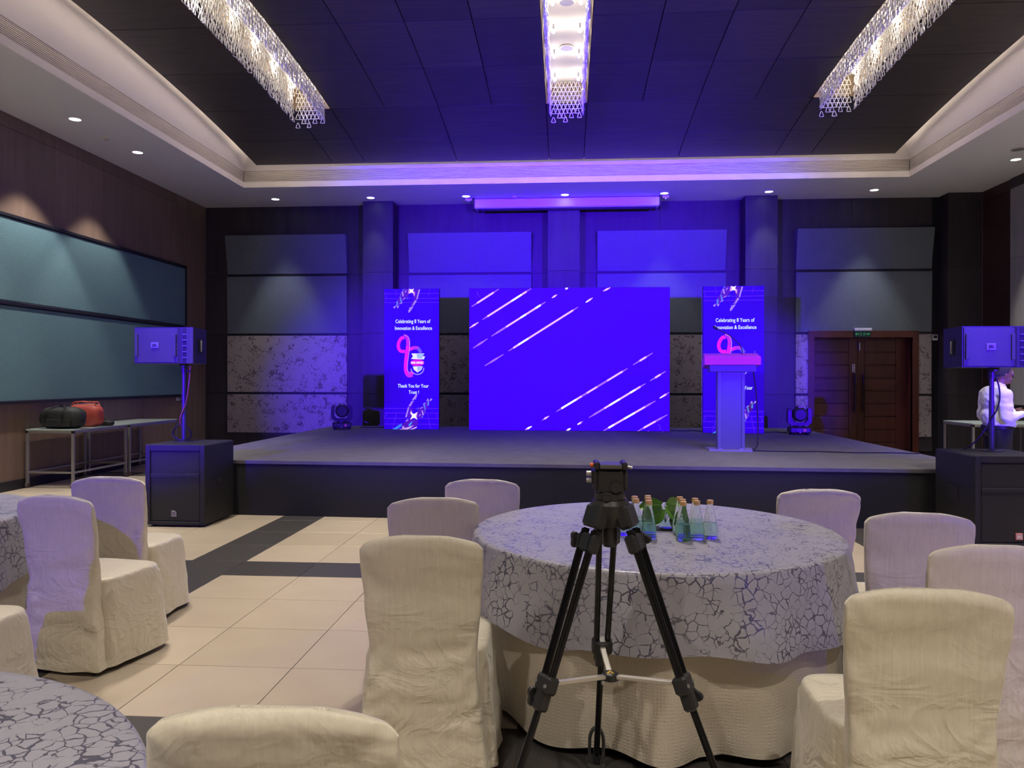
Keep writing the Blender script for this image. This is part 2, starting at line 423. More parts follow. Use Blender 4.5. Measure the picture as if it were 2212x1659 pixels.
pan_x = [(-6.87, -4.40), (-3.135, -.69), (.605, 3.085), (4.42, 6.95)]
# each fabric panel leans: (row, foot offset, head offset) towards the room
rows = [(0, .05, .06, m_floral), (1, .05, .06, m_floral), (2, .05, .09, m_teal_back), (3, .05, .19, m_teal_back)]
for ci, (a, b_) in enumerate(pan_x):
    for r_, o0, o1, mm in rows:
        za, zb = PZ[2 * r_], PZ[2 * r_ + 1]
        segs = [(a, b_)]
        if ci == 3 and r_ < 2: segs = [(a, 4.655), (6.71, b_)]
        for p, q in segs:
            MB().prism([(YB, za), (YB - o0, za), (YB - o1, zb), (YB, zb)], p, q, 'x').build('acoustic_panel', mm, wall_back)
    for z in (PZ[1], PZ[3], PZ[5]):
        segs = [(a, b_)]
        if ci == 3 and z < 2.38: segs = [(a, 4.655), (6.71, b_)]
        for p, q in segs: MB().box(p - .01, q + .01, YB - .045, YB, z + .004, z + .043, .003).build('panel_rail', m_black, wall_back)
for za in (-6.87, -4.40): pass

# left wall
wall_left = struct('wall_left')
MB().box(XL - .2, XL - .01, YF - .2, YB + .2, -.1, 5.2).build('wall_core', m_back_dark, wall_left)
by = [YB - .02]
while by[-1] > YF + .2: by.append(by[-1] - 1.165)
for y1, y0 in zip(by[:-1], by[1:]):
    for za, zb in ((.13, 3.62 if False else 4.80), (4.803, ZC)):
        MB().box(XL - .012, XL + .006, y0 + .002, y1 - .002, za, zb - .002, .001).build('cladding_panel', m_wall_wood, wall_left)
LP0, LP1 = 2.2, 14.37
for za, zb in ((1.19, 2.445), (2.51, 3.60)):
    n = 1
    MB().box(XL, XL + .055, LP0 + .04, LP1 - .04, za, zb, .006).build('acoustic_panel', m_teal, wall_left)
for z in (1.145, 2.455, 3.605):
    MB().box(XL, XL + .075, LP0, LP1, z, z + .048, .006).build('panel_rail', m_black, wall_left)
for y in (LP0, LP1 - .045):
    MB().box(XL, XL + .075, y, y + .045, 1.145, 3.653, .006).build('panel_rail', m_black, wall_left)
o = MB().box(XL, XL + .022, YF, YB - .02, 0, .13, .003).build('baseboard_left', m_black); o['kind'] = 'structure'

# right wall: a brown strip beside the pillar, then grey cladding over a dark dado
wall_right = struct('wall_right')
MB().box(XR + .01, XR + .2, YF - .2, YB + .2, -.1, 5.2).build('wall_core', m_back_dark, wall_right)
MB().box(XR - .004, XR + .012, 14.935 - .018, 14.935 - .004, 0, ZC, .002).build('corner_bead', M('copper_bead', (.35, .25, .2), .4, .5), wall_right)
for za, zb in ((.13, 3.584), (3.586, 4.80), (4.803, ZC)):
    MB().box(XR - .006, XR + .012, 13.98, 14.91, za, zb - .002, .001).build('cladding_panel', m_wall_red, wall_right)
ry = 13.975
while ry > YF + .1:
    MB().box(XR - .03, XR + .012, ry - 1.16, ry, 1.06, 2.30, .002).build('cladding_panel', m_wall_grey, wall_right)
    MB().box(XR - .03, XR + .012, ry - 1.16, ry, 2.304, 3.582, .002).build('cladding_panel', m_wall_grey, wall_right)
    MB().box(XR - .03, XR + .012, ry - 1.16, ry, 3.586, 4.80, .002).build('cladding_panel', m_wall_grey, wall_right)
    MB().box(XR - .03, XR + .012, ry - 1.16, ry, 4.803, ZC, .002).build('cladding_panel', m_wall_dark, wall_right)
    MB().box(XR - .02, XR + .012, ry - 1.16, ry, .13, 1.056, .002).build('cladding_panel', m_wall_dark, wall_right)
    ry -= 1.164
o = MB().box(XR - .045, XR + .01, YF, 14.91, 0, .13, .003).build('baseboard_right', m_black); o['kind'] = 'structure'
# wall behind the camera
o = MB().box(XL - .2, XR + .2, YF - .2, YF, -.1, 5.2).build('wall_front', m_wall_wood); o['kind'] = 'structure'
o = MB().box(-3.99, 3.99, YB - .03, YB, 0, .12).build('baseboard_back', m_black); o['kind'] = 'structure'

# ---------------------------------------------------------------- double door
door = struct('door_1', (5.68, YB, 0))
fr = MB()
fr.prism([(4.655, 0), (4.655, 2.425), (6.71, 2.425), (6.71, 0), (6.60, 0), (6.60, 2.30), (4.765, 2.30), (4.765, 0)], YB - .075, YB + .02)
fr.build('door_frame', m_door, door)
MB().box(4.74, 4.76, YB - .04, YB + .30, 0, 2.32).box(6.60, 6.62, YB - .04, YB + .30, 0, 2.32).box(4.74, 6.62, YB - .04, YB + .30, 2.30, 2.32).build('door_jamb', m_door, door)
MB().box(4.6, 6.8, YB + .33, YB + .36, 0, 2.6).build('door_back', m_back_dark, door)
for k, (a, b_) in enumerate(((4.762, 5.678), (5.682, 6.598))):
    lf = MB().box(a, b_, YB + .245, YB + .275, .01, 2.30).build('door_leaf', m_door, door)
    st = .12
    MB().box(a, a + (.05 if k == 0 else .13), YB + .225, YB + .25, .01, 2.30, .003).build('stile', m_door, lf)
    MB().box(b_ - (.16 if k == 0 else .19), b_, YB + .225, YB + .25, .01, 2.30, .003).build('stile', m_door, lf)
    pa, pb = a + (.05 if k == 0 else .13), b_ - (.16 if k == 0 else .19)
    z = .02
    for j in range(9):
        MB().box(pa + .003, pb - .003, YB + .222, YB + .25, z, z + .232, .006).build('door_board', m_door, lf); z += .252
    hx = 5.678 - .075 if k == 0 else 5.682 + .085
    hb = MB().cyl((hx, YB + .15, .86), (hx, YB + .15, 1.60), .018, n=10)
    for z in (.95, 1.51): hb.cyl((hx, YB + .15, z), (hx, YB + .23, z), .01, n=8)
    hb.build('pull_handle', M('dark_bronze', (.05, .035, .04), .25, .7), lf, smooth=40)
    if k == 0:
        lk = MB().box(5.575, 5.632, YB + .21, YB + .228, 1.635, 1.795, .004).build('lock_plate', M('pale_brass', (.6, .56, .42), .4, .3), lf)
        for z in (1.655, 1.69, 1.735, 1.765): MB().box(5.59, 5.617, YB + .205, YB + .212, z, z + .014).build('lock_mark', m_blackm, lk)
MB().box(5.70, 5.722, YB + .19, YB + .222, 2.06, 2.21, .003).build('door_closer', m_chrome, door)

# exit sign over the door: white housing, hanging edge-lit plate with green arrows
ex = thing('exit_sign', 'small green emergency exit plate with two arrows above the double door', 'sign', (5.66, YB - .1, 2.32))
MB().box(5.50, 5.82, YB - .13, YB - .065, 2.425, 2.475, .006).build('housing', m_trimw, ex)
pz = MB().box(5.503, 5.807, YB - .102, YB - .096, 2.30, 2.428).build('plate', M('exit_plate', (.02, .06, .05), .2), ex)
mg = M('exit_green', (.02, .25, .08), .5, emit=((.03, .40, .10), .35))
for s_ in (-1, 1):
    cx_ = 5.655; g = MB()
    g.prism([(cx_ + s_ * .14, 2.362), (cx_ + s_ * .105, 2.392), (cx_ + s_ * .105, 2.372), (cx_ + s_ * .06, 2.372), (cx_ + s_ * .06, 2.352), (cx_ + s_ * .105, 2.352), (cx_ + s_ * .105, 2.332)], YB - .105, YB - .103)
    g.build('arrow_mark', mg, pz)
g = MB()                                      # running figures
for cx_, s_ in ((5.625, -1), (5.685, 1)):
    g.box(cx_ - .006, cx_ + .006, YB - .105, YB - .103, 2.385, 2.397)
    g.prism([(cx_ - .008, 2.382), (cx_ + .008, 2.382), (cx_ + .006, 2.352), (cx_ + .022 * s_, 2.335), (cx_ + .014 * s_, 2.33), (cx_, 2.345), (cx_ - .02 * s_, 2.332), (cx_ - .012 * s_, 2.355)], YB - .105, YB - .103)
g.build('figure_marks', mg, pz)

th_ = thing('thermostat', 'small white wall thermostat with dark display beside the door', 'thermostat', (7.03, YB - .03, 2.24))
p = gy(2019.5, 729, YB - .03)
th_.location = (p.x, YB - .02, p.z)
MB().box(-.05, .05, -.025, .0, -.055, .055, .006).build('case', m_trimw, th_, world=False)
MB().box(-.033, .033, -.028, -.024, -.015, .04).build('display', m_blackm, th_, world=False)

# ================================================================ CEILING
ceiling = struct('ceiling', (0, 0, 0))
s = MB()
KX = CX + .03
s.box(XL - .1, -KX, YF - .1, YB + .1, ZC, ZC + .06).box(KX, XR + .1, YF - .1, YB + .1, ZC, ZC + .06)
s.box(-KX, KX, CY1 + .03, YB + .1, ZC, ZC + .06).box(-KX, KX, YF - .1, CY0 - .03, ZC, ZC + .06)
s.build('soffit', m_white, ceiling)
GZ0, GZ1 = 5.075, 5.275
f = MB()
for (x0, x1, y0, y1) in ((-CX - .035, -CX, CY0 - .035, CY1 + .035), (CX, CX + .035, CY0 - .035, CY1 + .035), (-CX, CX, CY1, CY1 + .035), (-CX, CX, CY0 - .035, CY0)):
    f.box(x0, x1, y0, y1, ZC - .003, GZ0)
f.build('fascia_board', m_trimw, ceiling)
f = MB()
for (x0, x1, y0, y1) in ((-CX - .12, -CX - .06, CY0 - .1, CY1 + .1), (CX + .06, CX + .12, CY0 - .1, CY1 + .1), (-CX, CX, CY1 + .06, CY1 + .12), (-CX, CX, CY0 - .12, CY0 - .06)):
    f.box(x0, x1, y0, y1, GZ0 - .02, GZ1 + .12)
f.build('grille_back', m_blackm, ceiling)
NS = 9; hs = (GZ1 - GZ0) / NS
for nm, (x0, x1, y0, y1) in dict(l=(-CX - .06, -CX - .003, CY0, CY1), r=(CX + .003, CX + .06, CY0, CY1), b=(-CX, CX, CY1 + .003, CY1 + .06), f=(-CX, CX, CY0 - .06, CY0 - .003)).items():
    g = MB()
    for k in range(NS): g.box(x0, x1, y0, y1, GZ0 + k * hs + .004, GZ0 + k * hs + .0165)
    o = g.build('grille_slats', m_slat, ceiling); o['kind'] = 'stuff'
# white cove slope behind the slats, rising to the edge of the dark vault
EX, EY0, EY1 = 5.5, 1.83, 13.37
ys = [CY0 + .0] + [EY0 + (EY1 - EY0) * k / 24 for k in range(25)] + [CY1]
cv = MB(); TI = .20; TH = .32
ys = [CY0] + [EY0 + (EY1 - EY0) * k / 24 for k in range(25)] + [CY1]
cl = lambda v, lo, hi: min(max(v, lo), hi)
for s_ in (-1, 1):
    ra = [Vector((s_ * CX, y, GZ1)) for y in ys]
    rb = [Vector((s_ * (CX - TI), cl(y, CY0 + TI, CY1 - TI), vz(cl(y, EY0, EY1)) + TH)) for y in ys]
    rc = [Vector((s_ * (EX - .5), p.y, p.z + .02)) for p in rb]
    n = len(ys); cv.add(ra + rb + rc, [(i, i + 1, n + i + 1, n + i) for i in range(n - 1)] + [(n + i, n + i + 1, 2 * n + i + 1, 2 * n + i) for i in range(n - 1)])
for yo, yi, yt in ((CY1, CY1 - TI, EY1 - .5), (CY0, CY0 + TI, EY0 + .5)):
    zt_ = vz(EY1) + TH
    cv.add([Vector((-CX, yo, GZ1)), Vector((CX, yo, GZ1)), Vector((CX - TI, yi, zt_)), Vector((-CX + TI, yi, zt_)), Vector((CX - TI, yt, zt_ + .02)), Vector((-CX + TI, yt, zt_ + .02))], [(0, 1, 2, 3), (3, 2, 4, 5)])
cv.build('cove_slope', m_trimw, ceiling)
m_led = M('cove_led', (.9, .8, .6), .5, emit=((1.0, .82, .66), 17))
ld = MB()
for s_ in (-1, 1):
    pts = [(s_ * (EX - .035), EY0 + .05 + (EY1 - EY0 - .1) * k / 24) for k in range(25)]
    for (xa, ya), (xb, yb) in zip(pts[:-1], pts[1:]):
        ld.add([(xa - .022, ya, vz(ya) + .11), (xa + .022, ya, vz(ya) + .11), (xb + .022, yb, vz(yb) + .11), (xb - .022, yb, vz(yb) + .11)], [(0, 1, 2, 3)])
for yy in (EY1 - .05, EY0 + .05): ld.box(-EX + .06, EX - .06, yy - .02, yy + .02, vz(EY1) + .10, vz(EY1) + .102)
ld.build('led_strip', m_led, ceiling)
# vault backing
vb = MB(); yv = [EY0 + (EY1 - EY0) * k / 30 for k in range(31)]
m_ = len(yv)
# laminate panels of the vault with open joints, three long chandelier slots
SLOT = [(-4.10, -3.52), (-.30, .30), (3.52, 4.10)]; SY0, SY1 = 5.3, 11.32
rowsY = [EY1, 12.40, SY1, 10.15, 8.93, 7.72, 6.51, SY0, 4.1, 2.95, EY0]
back_x = [-EX, -4.10, -3.52, -1.90, -.30, .30, 1.90, 3.52, 4.10, EX]
front_x = [-EX, -4.10, -3.52, -2.70, -1.90, -1.10, -.30, .30, 1.10, 1.90, 2.70, 3.52, 4.10, EX]
gap = .006
for r_ in range(len(rowsY) - 1):
    y1, y0 = rowsY[r_], rowsY[r_ + 1]
    xs_ = back_x if r_ < 2 else front_x
    for a, b_ in zip(xs_[:-1], xs_[1:]):
        if SY0 - .01 <= y0 and y1 <= SY1 + .01 and any(abs(a - q[0]) < .01 for q in SLOT): continue
        e0 = 0 if a == -EX else gap; e1 = 0 if b_ == EX else gap
        n = 4; yy = [y0 + gap + (y1 - y0 - 2 * gap) * k / n for k in range(n + 1)]
        rr = [[Vector((a + e0, y, vz(y))), Vector((b_ - e1, y, vz(y))), Vector((b_ - e1, y, vz(y) + .03)), Vector((a + e0, y, vz(y) + .03))] for y in yy]
        MB().rings(rr).build('ceiling_panel', m_dark_ceiling, ceiling)
# dark deck over the joints, pierced by the slots
dk = MB()
xs_ = [-EX + .02] + [v for q in SLOT for v in q] + [EX - .02]
for i in range(len(xs_) - 1):
    a, b_ = xs_[i], xs_[i + 1]; is_slot = i % 2 == 1
    for k in range(m_ - 1):
        y0, y1 = yv[k], yv[k + 1]
        segs = [(y0, y1)]
        if is_slot:
            segs = []
            if y0 < SY0: segs.append((y0, min(y1, SY0)))
            if y1 > SY1: segs.append((max(y0, SY1), y1))
        for p, q in segs: dk.add([(a, p, vz(p) + .032), (b_, p, vz(p) + .032), (b_, q, vz(q) + .032), (a, q, vz(q) + .032)], [(0, 1, 2, 3)])
dk.build('ceiling_deck', m_back_dark, ceiling)
MB().box(-CX - .3, CX + .3, CY0 - .3, CY1 + .3, 6.25, 6.35).box(-CX - .4, -CX - .3, CY0 - .3, CY1 + .3, 5, 6.35).box(CX + .3, CX + .4, CY0 - .3, CY1 + .3, 5, 6.35).box(-CX - .3, CX + .3, CY1 + .3, CY1 + .4, 5, 6.35).box(-CX - .3, CX + .3, CY0 - .4, CY0 - .3, 5, 6.35).build('roof_slab', m_back_dark, ceiling)
# slot linings: wooden sides, white plate
RD = .30
m_lining = M('slot_lining', (.22, .16, .11), .5)
for a, b_ in SLOT:
    ys = [SY0 + (SY1 - SY0) * k / 12 for k in range(13)]; n = 13
    li = MB()
    for x in (a + .002, b_ - .002):
        li.add([Vector((x, y, vz(y) + .0)) for y in ys] + [Vector((x, y, vz(y) + RD)) for y in ys], [(i, i + 1, n + i + 1, n + i) for i in range(n - 1)])
    for y in (SY0 + .002, SY1 - .002): li.add([(a, y, vz(y)), (b_, y, vz(y)), (b_, y, vz(y) + RD), (a, y, vz(y) + RD)], [(0, 1, 2, 3)])
    li.build('slot_lining', m_lining, ceiling)
    MB().add([Vector((a, y, vz(y) + RD)) for y in ys] + [Vector((b_, y, vz(y) + RD)) for y in ys], [(i, i + 1, n + i + 1, n + i) for i in range(n - 1)]).build('slot_plate', m_white, ceiling)

# ---------------------------------------------------------------- recessed downlights
m_refl = M('reflector', (.75, .76, .78), .25, .6)
m_lamp = M('lamp_disc', (1, 1, 1), .5, emit=((.95, .97, 1.0), 6))
m_lamp_dim = M('lamp_disc_dim', (1, 1, 1), .5, emit=((.95, .97, 1.0), 1.6))
DL = {}
def downlight(x, y, z, label, group, r=.085, power=0, color=NEUT, size=75, lamp=None, blend=.6):
    lamp = lamp or m_lamp
    key = (r, lamp.name)
    t = thing('downlight', label, 'light', (x, y, z), 0, group)
    if key not in DL:
        ring = MB().lathe([(r * .82, .004), (r * .86, -.006), (r * 1.06, -.006), (r * 1.1, .0), (r * 1.1, .004)], n=24).mesh('trim_ring', smooth=50); ring.materials.append(m_trimw)
        cone = MB().lathe([(r * .45, .0001), (r * .55, -.0012), (r * .7, -.003), (r * .84, -.0042)], n=24).mesh('reflector', smooth=50); cone.materials.append(m_refl if lamp is m_lamp_dim else lamp)
        disc = MB().lathe([(.0005, -.001), (r * .46, -.001), (r * .47, .003)], n=20).mesh('lamp', smooth=50); disc.materials.append(lamp)
        DL[key] = (ring, cone, disc)
    for nm, me in zip(('trim_ring', 'reflector', 'lamp'), DL[key]): link(nm, me, None, t)
    if power: spot('downlight_lamp', (x, y, z - .03), (x, y, 0), power, color, size, blend, .05, parent=t)
    return t
DP = 170
lab_b = 'round recessed downlight in the white soffit above the stage back wall'
for x, k in zip((-5.64, -3.76, -1.91, -.03, 1.83, 3.75, 5.65), (.9, .25, .08, .08, .6, .4, 1.2)):
    downlight(x, 14.63, ZC, lab_b, 'downlights above the stage wall', power=DP * k, color=COOL, size=58)
for y, k in ((9.95, 2.0), (11.47, 1.2)):
    downlight(-6.6, y, ZC, 'round recessed downlight in the soffit above the teal wall panels', 'downlights along the left soffit', power=DP * k, color=NEUT, size=76, blend=.35)
downlight(7.1, 12.75, ZC, 'round recessed downlight in the soffit above the grey wall cladding', 'downlights along the right soffit', power=DP * 2.4, color=NEUT, size=66)
# the rows go on beside and behind the camera
def lamp_only(side, x, y, z, power, color=NEUT, size=75, blend=.6): spot('downlight_%s_offscreen' % side, (x, y, z - .03), (x, y, 0), power, color, size, blend, .06)
for y in (8.4, 6.9, 5.4, 3.9, 2.4, .9, -1.5): lamp_only('left', -6.6, y, ZC, DP * 2.0)
for y in (11.2, 9.7, 8.2, 6.7, 5.2, 3.7, 2.2, .7, -1.5): lamp_only('right', 7.1, y, ZC, DP * 2.4, NEUT, 80)
for x in (-4, -1.5, 1.5, 4):
    for y in (-.2, -3.0): lamp_only('rear', x, y, ZC, DP * 2.0, WARM, 100)
SP = 430
for si, (a, b_) in enumerate(SLOT):
    cx_ = (a + b_) / 2
    for k in range(5):
        y = 10.32 - 1.13 * k; z = vz(y) + RD
        pw = SP * (.06 if y > 8.5 else (.35 if y > 7.5 else 1.0))
        if k < 2:
            if si == 1:      # only the central slot shows its downlights
                downlight(cx_, y, z - .005, 'round downlight in the white plate of the central chandelier slot', 'downlights in the central slot', r=.1, power=pw, color=WARM, size=70, lamp=m_lamp_dim)
        else: lamp_only('overhead', cx_, y, z, pw, WARM, 90)
# smoke detectors and a flush ceiling speaker
def detector(x, y, label):
    t = thing('smoke_detector', label, 'detector', (x, y, ZC))
    MB().lathe([(.055, .002), (.06, -.012), (.05, -.022), (.0, -.022)], n=20).build('base', m_trimw, t, world=False, smooth=40)
    MB().lathe([(.036, -.022), (.036, -.034), (.026, -.045), (.0, -.047)], n=20).build('sensor', M('detector_beige', (.5, .42, .36), .5), t, world=False, smooth=40)
detector(-6.65, 10.74, 'small round smoke detector between the downlights over the teal panels')
detector(-.99, 14.72, 'small round smoke detector above the roll-up projection screen case')
t = thing('ceiling_speaker', 'flat round dark ceiling speaker in the soffit above the grey wall', 'speaker', (6.82, 12.18, ZC))
MB().lathe([(.11, .002), (.115, -.008), (.10, -.010), (.10, -.006)], n=24).build('rim', m_white, t, world=False, smooth=40)
MB().lathe([(.0005, -.008), (.10, -.007)], n=24).build('grille', M('speaker_mesh_grey', (.2, .19, .2), .8), t, world=False)

# ---------------------------------------------------------------- roll-up projection screen case under the soffit
ps = thing('projection_screen_case', 'long white roll-up projection screen case under the soffit', 'projector screen', (0, 14.9, ZC - .2))
MB().prism([(14.84, 4.972), (14.80, 4.955), (14.80, 4.80), (14.83, 4.785), (14.97, 4.785), (14.99, 4.80), (14.99, 4.972)], -1.78, 1.76, 'x').build('case', m_white, ps)
for x in (-1.80, 1.76): MB().box(x, x + .03, 14.78, 15.0, 4.76, 4.98, .004).build('end_cap', m_black, ps)
MB().box(-1.70, 1.70, 14.86, 14.93, 4.745, 4.79, .004).build('case_shadow_bar', m_black, ps)  # black bar stands in for the shadow the case casts on the wall
for x in (-1.95, 1.82):
    bk = MB().box(x, x + .13, 14.83, 14.9, 4.94, 4.985, .004).build('mount_bracket', m_trimw, ps)
    MB().cyl((x + .065, 14.85, 4.94), (x + .065, 14.85, 4.915), .022, n=10).build('bolt', m_chrome, bk)

# ---------------------------------------------------------------- chandeliers: chain mail of glass links round each slot
m_link = M('clear_glass_link', (.93, .93, .96), .08, trans=.35, spec=.9, ior=1.5)
m_bulb = M('bulb', (1, .9, .7), .4, emit=((1.0, .88, .66), 30))
def link_loop(b, c, ax, h=.074, w=.062, r=.0058, tw=0.):
    """rounded triangle of bent glass hanging from c; ax = horizontal direction of its plane"""
    ax = Vector(ax); ax = (Matrix.Rotation(tw, 3, 'Z') @ ax)
    pts = []
    for (u, v) in ((0, 0), (.16, .05), (.27, .35), (.42, .75), (.5, .93), (.4, 1.0), (0, 1.0), (-.4, 1.0), (-.5, .93), (-.42, .75), (-.27, .35), (-.16, .05)):
        pts.append(Vector(c) + ax * (u * w) + Vector((0, 0, -v * h)))
    b.tube(pts, r, 4, closed=True)
rng = random.Random(3)
ch = thing('chandelier', 'long chandelier of glass chain links hanging in the ceiling slot nearest the teal wall', 'chandelier', ((SLOT[0][0] + SLOT[0][1]) / 2, (SY0 + SY1) / 2, vz((SY0 + SY1) / 2)), 0, None)
ox, oy, oz = ch.location
curt = MB(); HW = .235
NR = 8; PIT = .062; DZ = .0635
def zt(y): return vz(y) + RD - .02
for s_ in (-1, 1):
    n = int((SY1 - SY0 - .16) / PIT)
    for i in range(n):
        for r_ in range(NR):
            y = SY0 + .08 + (i + (.5 if r_ % 2 else 0)) * PIT
            if r_ == NR - 1 and rng.random() < .12: continue
            link_loop(curt, (s_ * HW + rng.uniform(-.006, .006), y - oy, zt(y) - r_ * DZ - oz), (rng.uniform(-.35, .35), 1, 0), tw=rng.uniform(-.3, .3))
for y in (SY1 - .06, SY0 + .06):
    for i in range(7):
        for r_ in range(NR + (1 if i % 3 == 0 else 0)):
            if r_ >= NR - 1 and rng.random() < .3: continue
            link_loop(curt, (-.19 + (i + (.5 if r_ % 2 else 0)) * .058, y - oy + rng.uniform(-.008, .008), zt(y) - r_ * DZ - oz), (1, rng.uniform(-.3, .3), 0))
o = curt.build('glass_links', m_link, ch, world=False, smooth=60); o['kind'] = 'stuff'
fr = MB()
for s_ in (-1, 1):
    fr.tube([(s_ * HW, y - oy, zt(y) - oz + .006) for y in [SY0 + .05 + (SY1 - SY0 - .1) * k / 16 for k in range(17)]], .006, 6)
fr.build('hanging_rail', m_chrome, ch, world=False, smooth=40)
bulbs = []
for s_ in (-1, 1):
    for k in range(9):
        y = SY1 - .30 - k * .66 - (0 if s_ < 0 else .0)
        zz = zt(y) - .07
        bl = MB().ball((s_ * .165, y - oy, zz - oz), (.021, .021, .028), 12, 8).build('bulb', m_bulb, ch, world=False, smooth=60)
        MB().cyl((s_ * .165, y - oy, zz + .025 - oz), (s_ * .165, y - oy, zz + .088 - oz), .012, n=10).build('lamp_holder', m_chrome, ch, world=False, smooth=40)
        bulbs.append((s_ * .165, y - oy, zz - oz - .045))
def chandelier_light(root):
    for q, b_ in enumerate(bulbs):
        l = bpy.data.lights.new('chandelier_lamp', 'POINT'); l.energy = 2.2; l.color = (1.0, .86, .66); l.shadow_soft_size = .025
        o = bpy.data.objects.new('chandelier_lamp' if b_[1] + oy > 8.75 else 'chandelier_lamp_offscreen', l); COL.objects.link(o); o.location = b_; o.parent = root
c2 = copy_tree(ch); c2.location.x = 0; c2['label'] = 'long chandelier of glass chain links hanging in the central ceiling slot'
c3 = copy_tree(ch); c3.location.x = 3.81; c3['label'] = 'long chandelier of glass chain links hanging in the ceiling slot on the double door side'
for c_ in (ch, c2, c3): chandelier_light(c_)

# ================================================================ STAGE
SZ, SF = .597, 8.0
stage = thing('stage', 'low wide platform with grey carpet top and dark cloth front skirt', 'stage', (-.1, 11.2, 0))
SXL, SXR, SBK = -4.42, 4.25, 14.45
def sfy(x): return 8.05 - .04 * x
MB().prism([(SXL, sfy(SXL)), (SXR, sfy(SXR)), (SXR, SBK), (SXL, SBK)], SZ - .035, SZ, 'z').build('deck_carpet', m_carpet, stage)
def skq(x0, x1, a, b_): return [(x0, sfy(x0) + a), (x1, sfy(x1) + a), (x1, sfy(x1) + b_), (x0, sfy(x0) + b_)]
MB().prism(skq(SXL + .015, SXR - .015, .012, .03), 0, SZ - .034, 'z').build('front_skirt', m_skirt, stage)
MB().box(SXL + .012, SXL + .03, sfy(SXL) + .03, SBK, 0, SZ - .034).build('side_skirt', m_skirt, stage)
MB().box(SXR - .03, SXR - .012, sfy(SXR) + .03, SBK, 0, SZ - .034).build('side_skirt', m_skirt, stage)
MB().prism([(SXL + .05, sfy(SXL) + .05), (SXR - .05, sfy(SXR) + .05), (SXR - .05, SBK - .02), (SXL + .05, SBK - .02)], .02, SZ - .036, 'z').build('stage_core', m_blackm, stage)

# ---------------------------------------------------------------- flat graphics helpers
def EM(name, col, s=1.0): return M(name, (.02, .02, .03), .5, emit=(col, s))
m_scr = M('led_blue', (.02, .01, .05), .6, spec=.2, emit=((.042, .0, 1.0), .97))
def flat(polys, y, name, mat, parent, t=.0015):
    """polygons of (x,z) in the parent's plane, as thin raised shapes standing at y"""
    b = MB()
    for p in polys: b.prism(p, y - t, y)
    return b.build(name, mat, parent, world=False)
def stroke(pts, w):
    """polygon quads along a polyline"""
    out = []
    pts = [Vector((p[0], p[1])) for p in pts]; nrm = []
    for i in range(len(pts)):
        a = pts[max(i - 1, 0)]; b = pts[min(i + 1, len(pts) - 1)]; d = (b - a).normalized(); nrm.append(Vector((-d.y, d.x)))
    ww = w if isinstance(w, (list, tuple)) else [w] * len(pts)
    for i in range(len(pts) - 1):
        a, b = pts[i], pts[i + 1]
        out.append([tuple(a + nrm[i] * ww[i] / 2), tuple(b + nrm[i + 1] * ww[i + 1] / 2), tuple(b - nrm[i + 1] * ww[i + 1] / 2), tuple(a - nrm[i] * ww[i] / 2)])
    return out
def smooth_path(p, k=6):
    out = []; n = len(p)
    for i in range(n - 1):
        p0, p1, p2, p3 = [Vector(p[max(0, min(n - 1, j))]) for j in (i - 1, i, i + 1, i + 2)]
        for s_ in range(k):
            t = s_ / k
            out.append(tuple(.5 * (2 * p1 + (p2 - p0) * t + (2 * p0 - 5 * p1 + 4 * p2 - p3) * t * t + (-p0 + 3 * p1 - 3 * p2 + p3) * t ** 3)))
    out.append(tuple(p[-1])); return out
def text_mesh(body, width, height, cx_, z0, y, name, mat, parent, bold=.0):
    """lettering scaled to the given width and cap height, centred on cx_, baseline z0, facing -y"""
    cu = bpy.data.curves.new('lettering', 'FONT'); cu.body = body; cu.size = 1; cu.extrude = .004; cu.offset = bold; cu.resolution_u = 3
    ob = bpy.data.objects.new('lettering', cu); COL.objects.link(ob)
    me = evaluated(ob); bpy.data.objects.remove(ob)
    xs = [v.co.x for v in me.vertices]; ys_ = [v.co.y for v in me.vertices]
    sx = width / (max(xs) - min(xs)); sy = height / .72
    for v in me.vertices:
        x, yy, z = v.co; v.co = ((x - (max(xs) + min(xs)) / 2) * sx + cx_, y - .002 - z * .2, yy * sy + z0)
    me.name = name; me.materials.clear()
    return link(name, me, mat, parent)

# ---------------------------------------------------------------- central LED wall
LY = 13.33
led = thing('led_wall', 'wide freestanding LED wall showing plain blue with slanting white light streaks', 'screen', (.04, LY, SZ))
LW, LH = 3.45, 2.47
MB().box(-LW / 2, LW / 2, 0, .12, 0, LH, .004).build('cabinet', m_blackm, led, world=False)
MB().box(-LW / 2 + .004, LW / 2 - .004, -.006, .0, .006, LH - .004).build('display_face', m_scr, led, world=False)
# streaks read off the picture: zoom coordinates (58..2155, 100..1592)
def LP(zx, zy): return ((zx - 58) / 2097 * LW - LW / 2, (1592 - zy) / 1492 * LH)
streaks = [((85, 293), (375, 110)), ((200, 430), (715, 107)), ((62, 518), (158, 457)), ((295, 605), (865, 248)), ((100, 730), (255, 630)), ((930, 208), (985, 173)), ((1065, 118), (1100, 104)),
           ((475, 760), (1205, 303)), ((225, 915), (425, 793)), ((1285, 256), (1357, 208)), ((1465, 140), (1540, 103)),
           ((1775, 905), (1980, 780)), ((980, 1390), (1720, 940)), ((830, 1482), (903, 1437)), ((655, 1582), (722, 1545)),
           ((1950, 1070), (2112, 970)), ((1320, 1452), (1905, 1097)), ((1200, 1525), (1257, 1490)), ((1085, 1588), (1130, 1565)),
           ((2050, 1248), (2150, 1187)), ((1470, 1588), (2008, 1275)), ((1825, 1590), (2130, 1417))]
m_st_w = EM('streak_white', (1, .96, .97), 1.6); m_st_p = EM('streak_pink', (.95, .50, .85), 1.1); m_st_v = EM('streak_violet', (.42, .16, .95), 1.0)
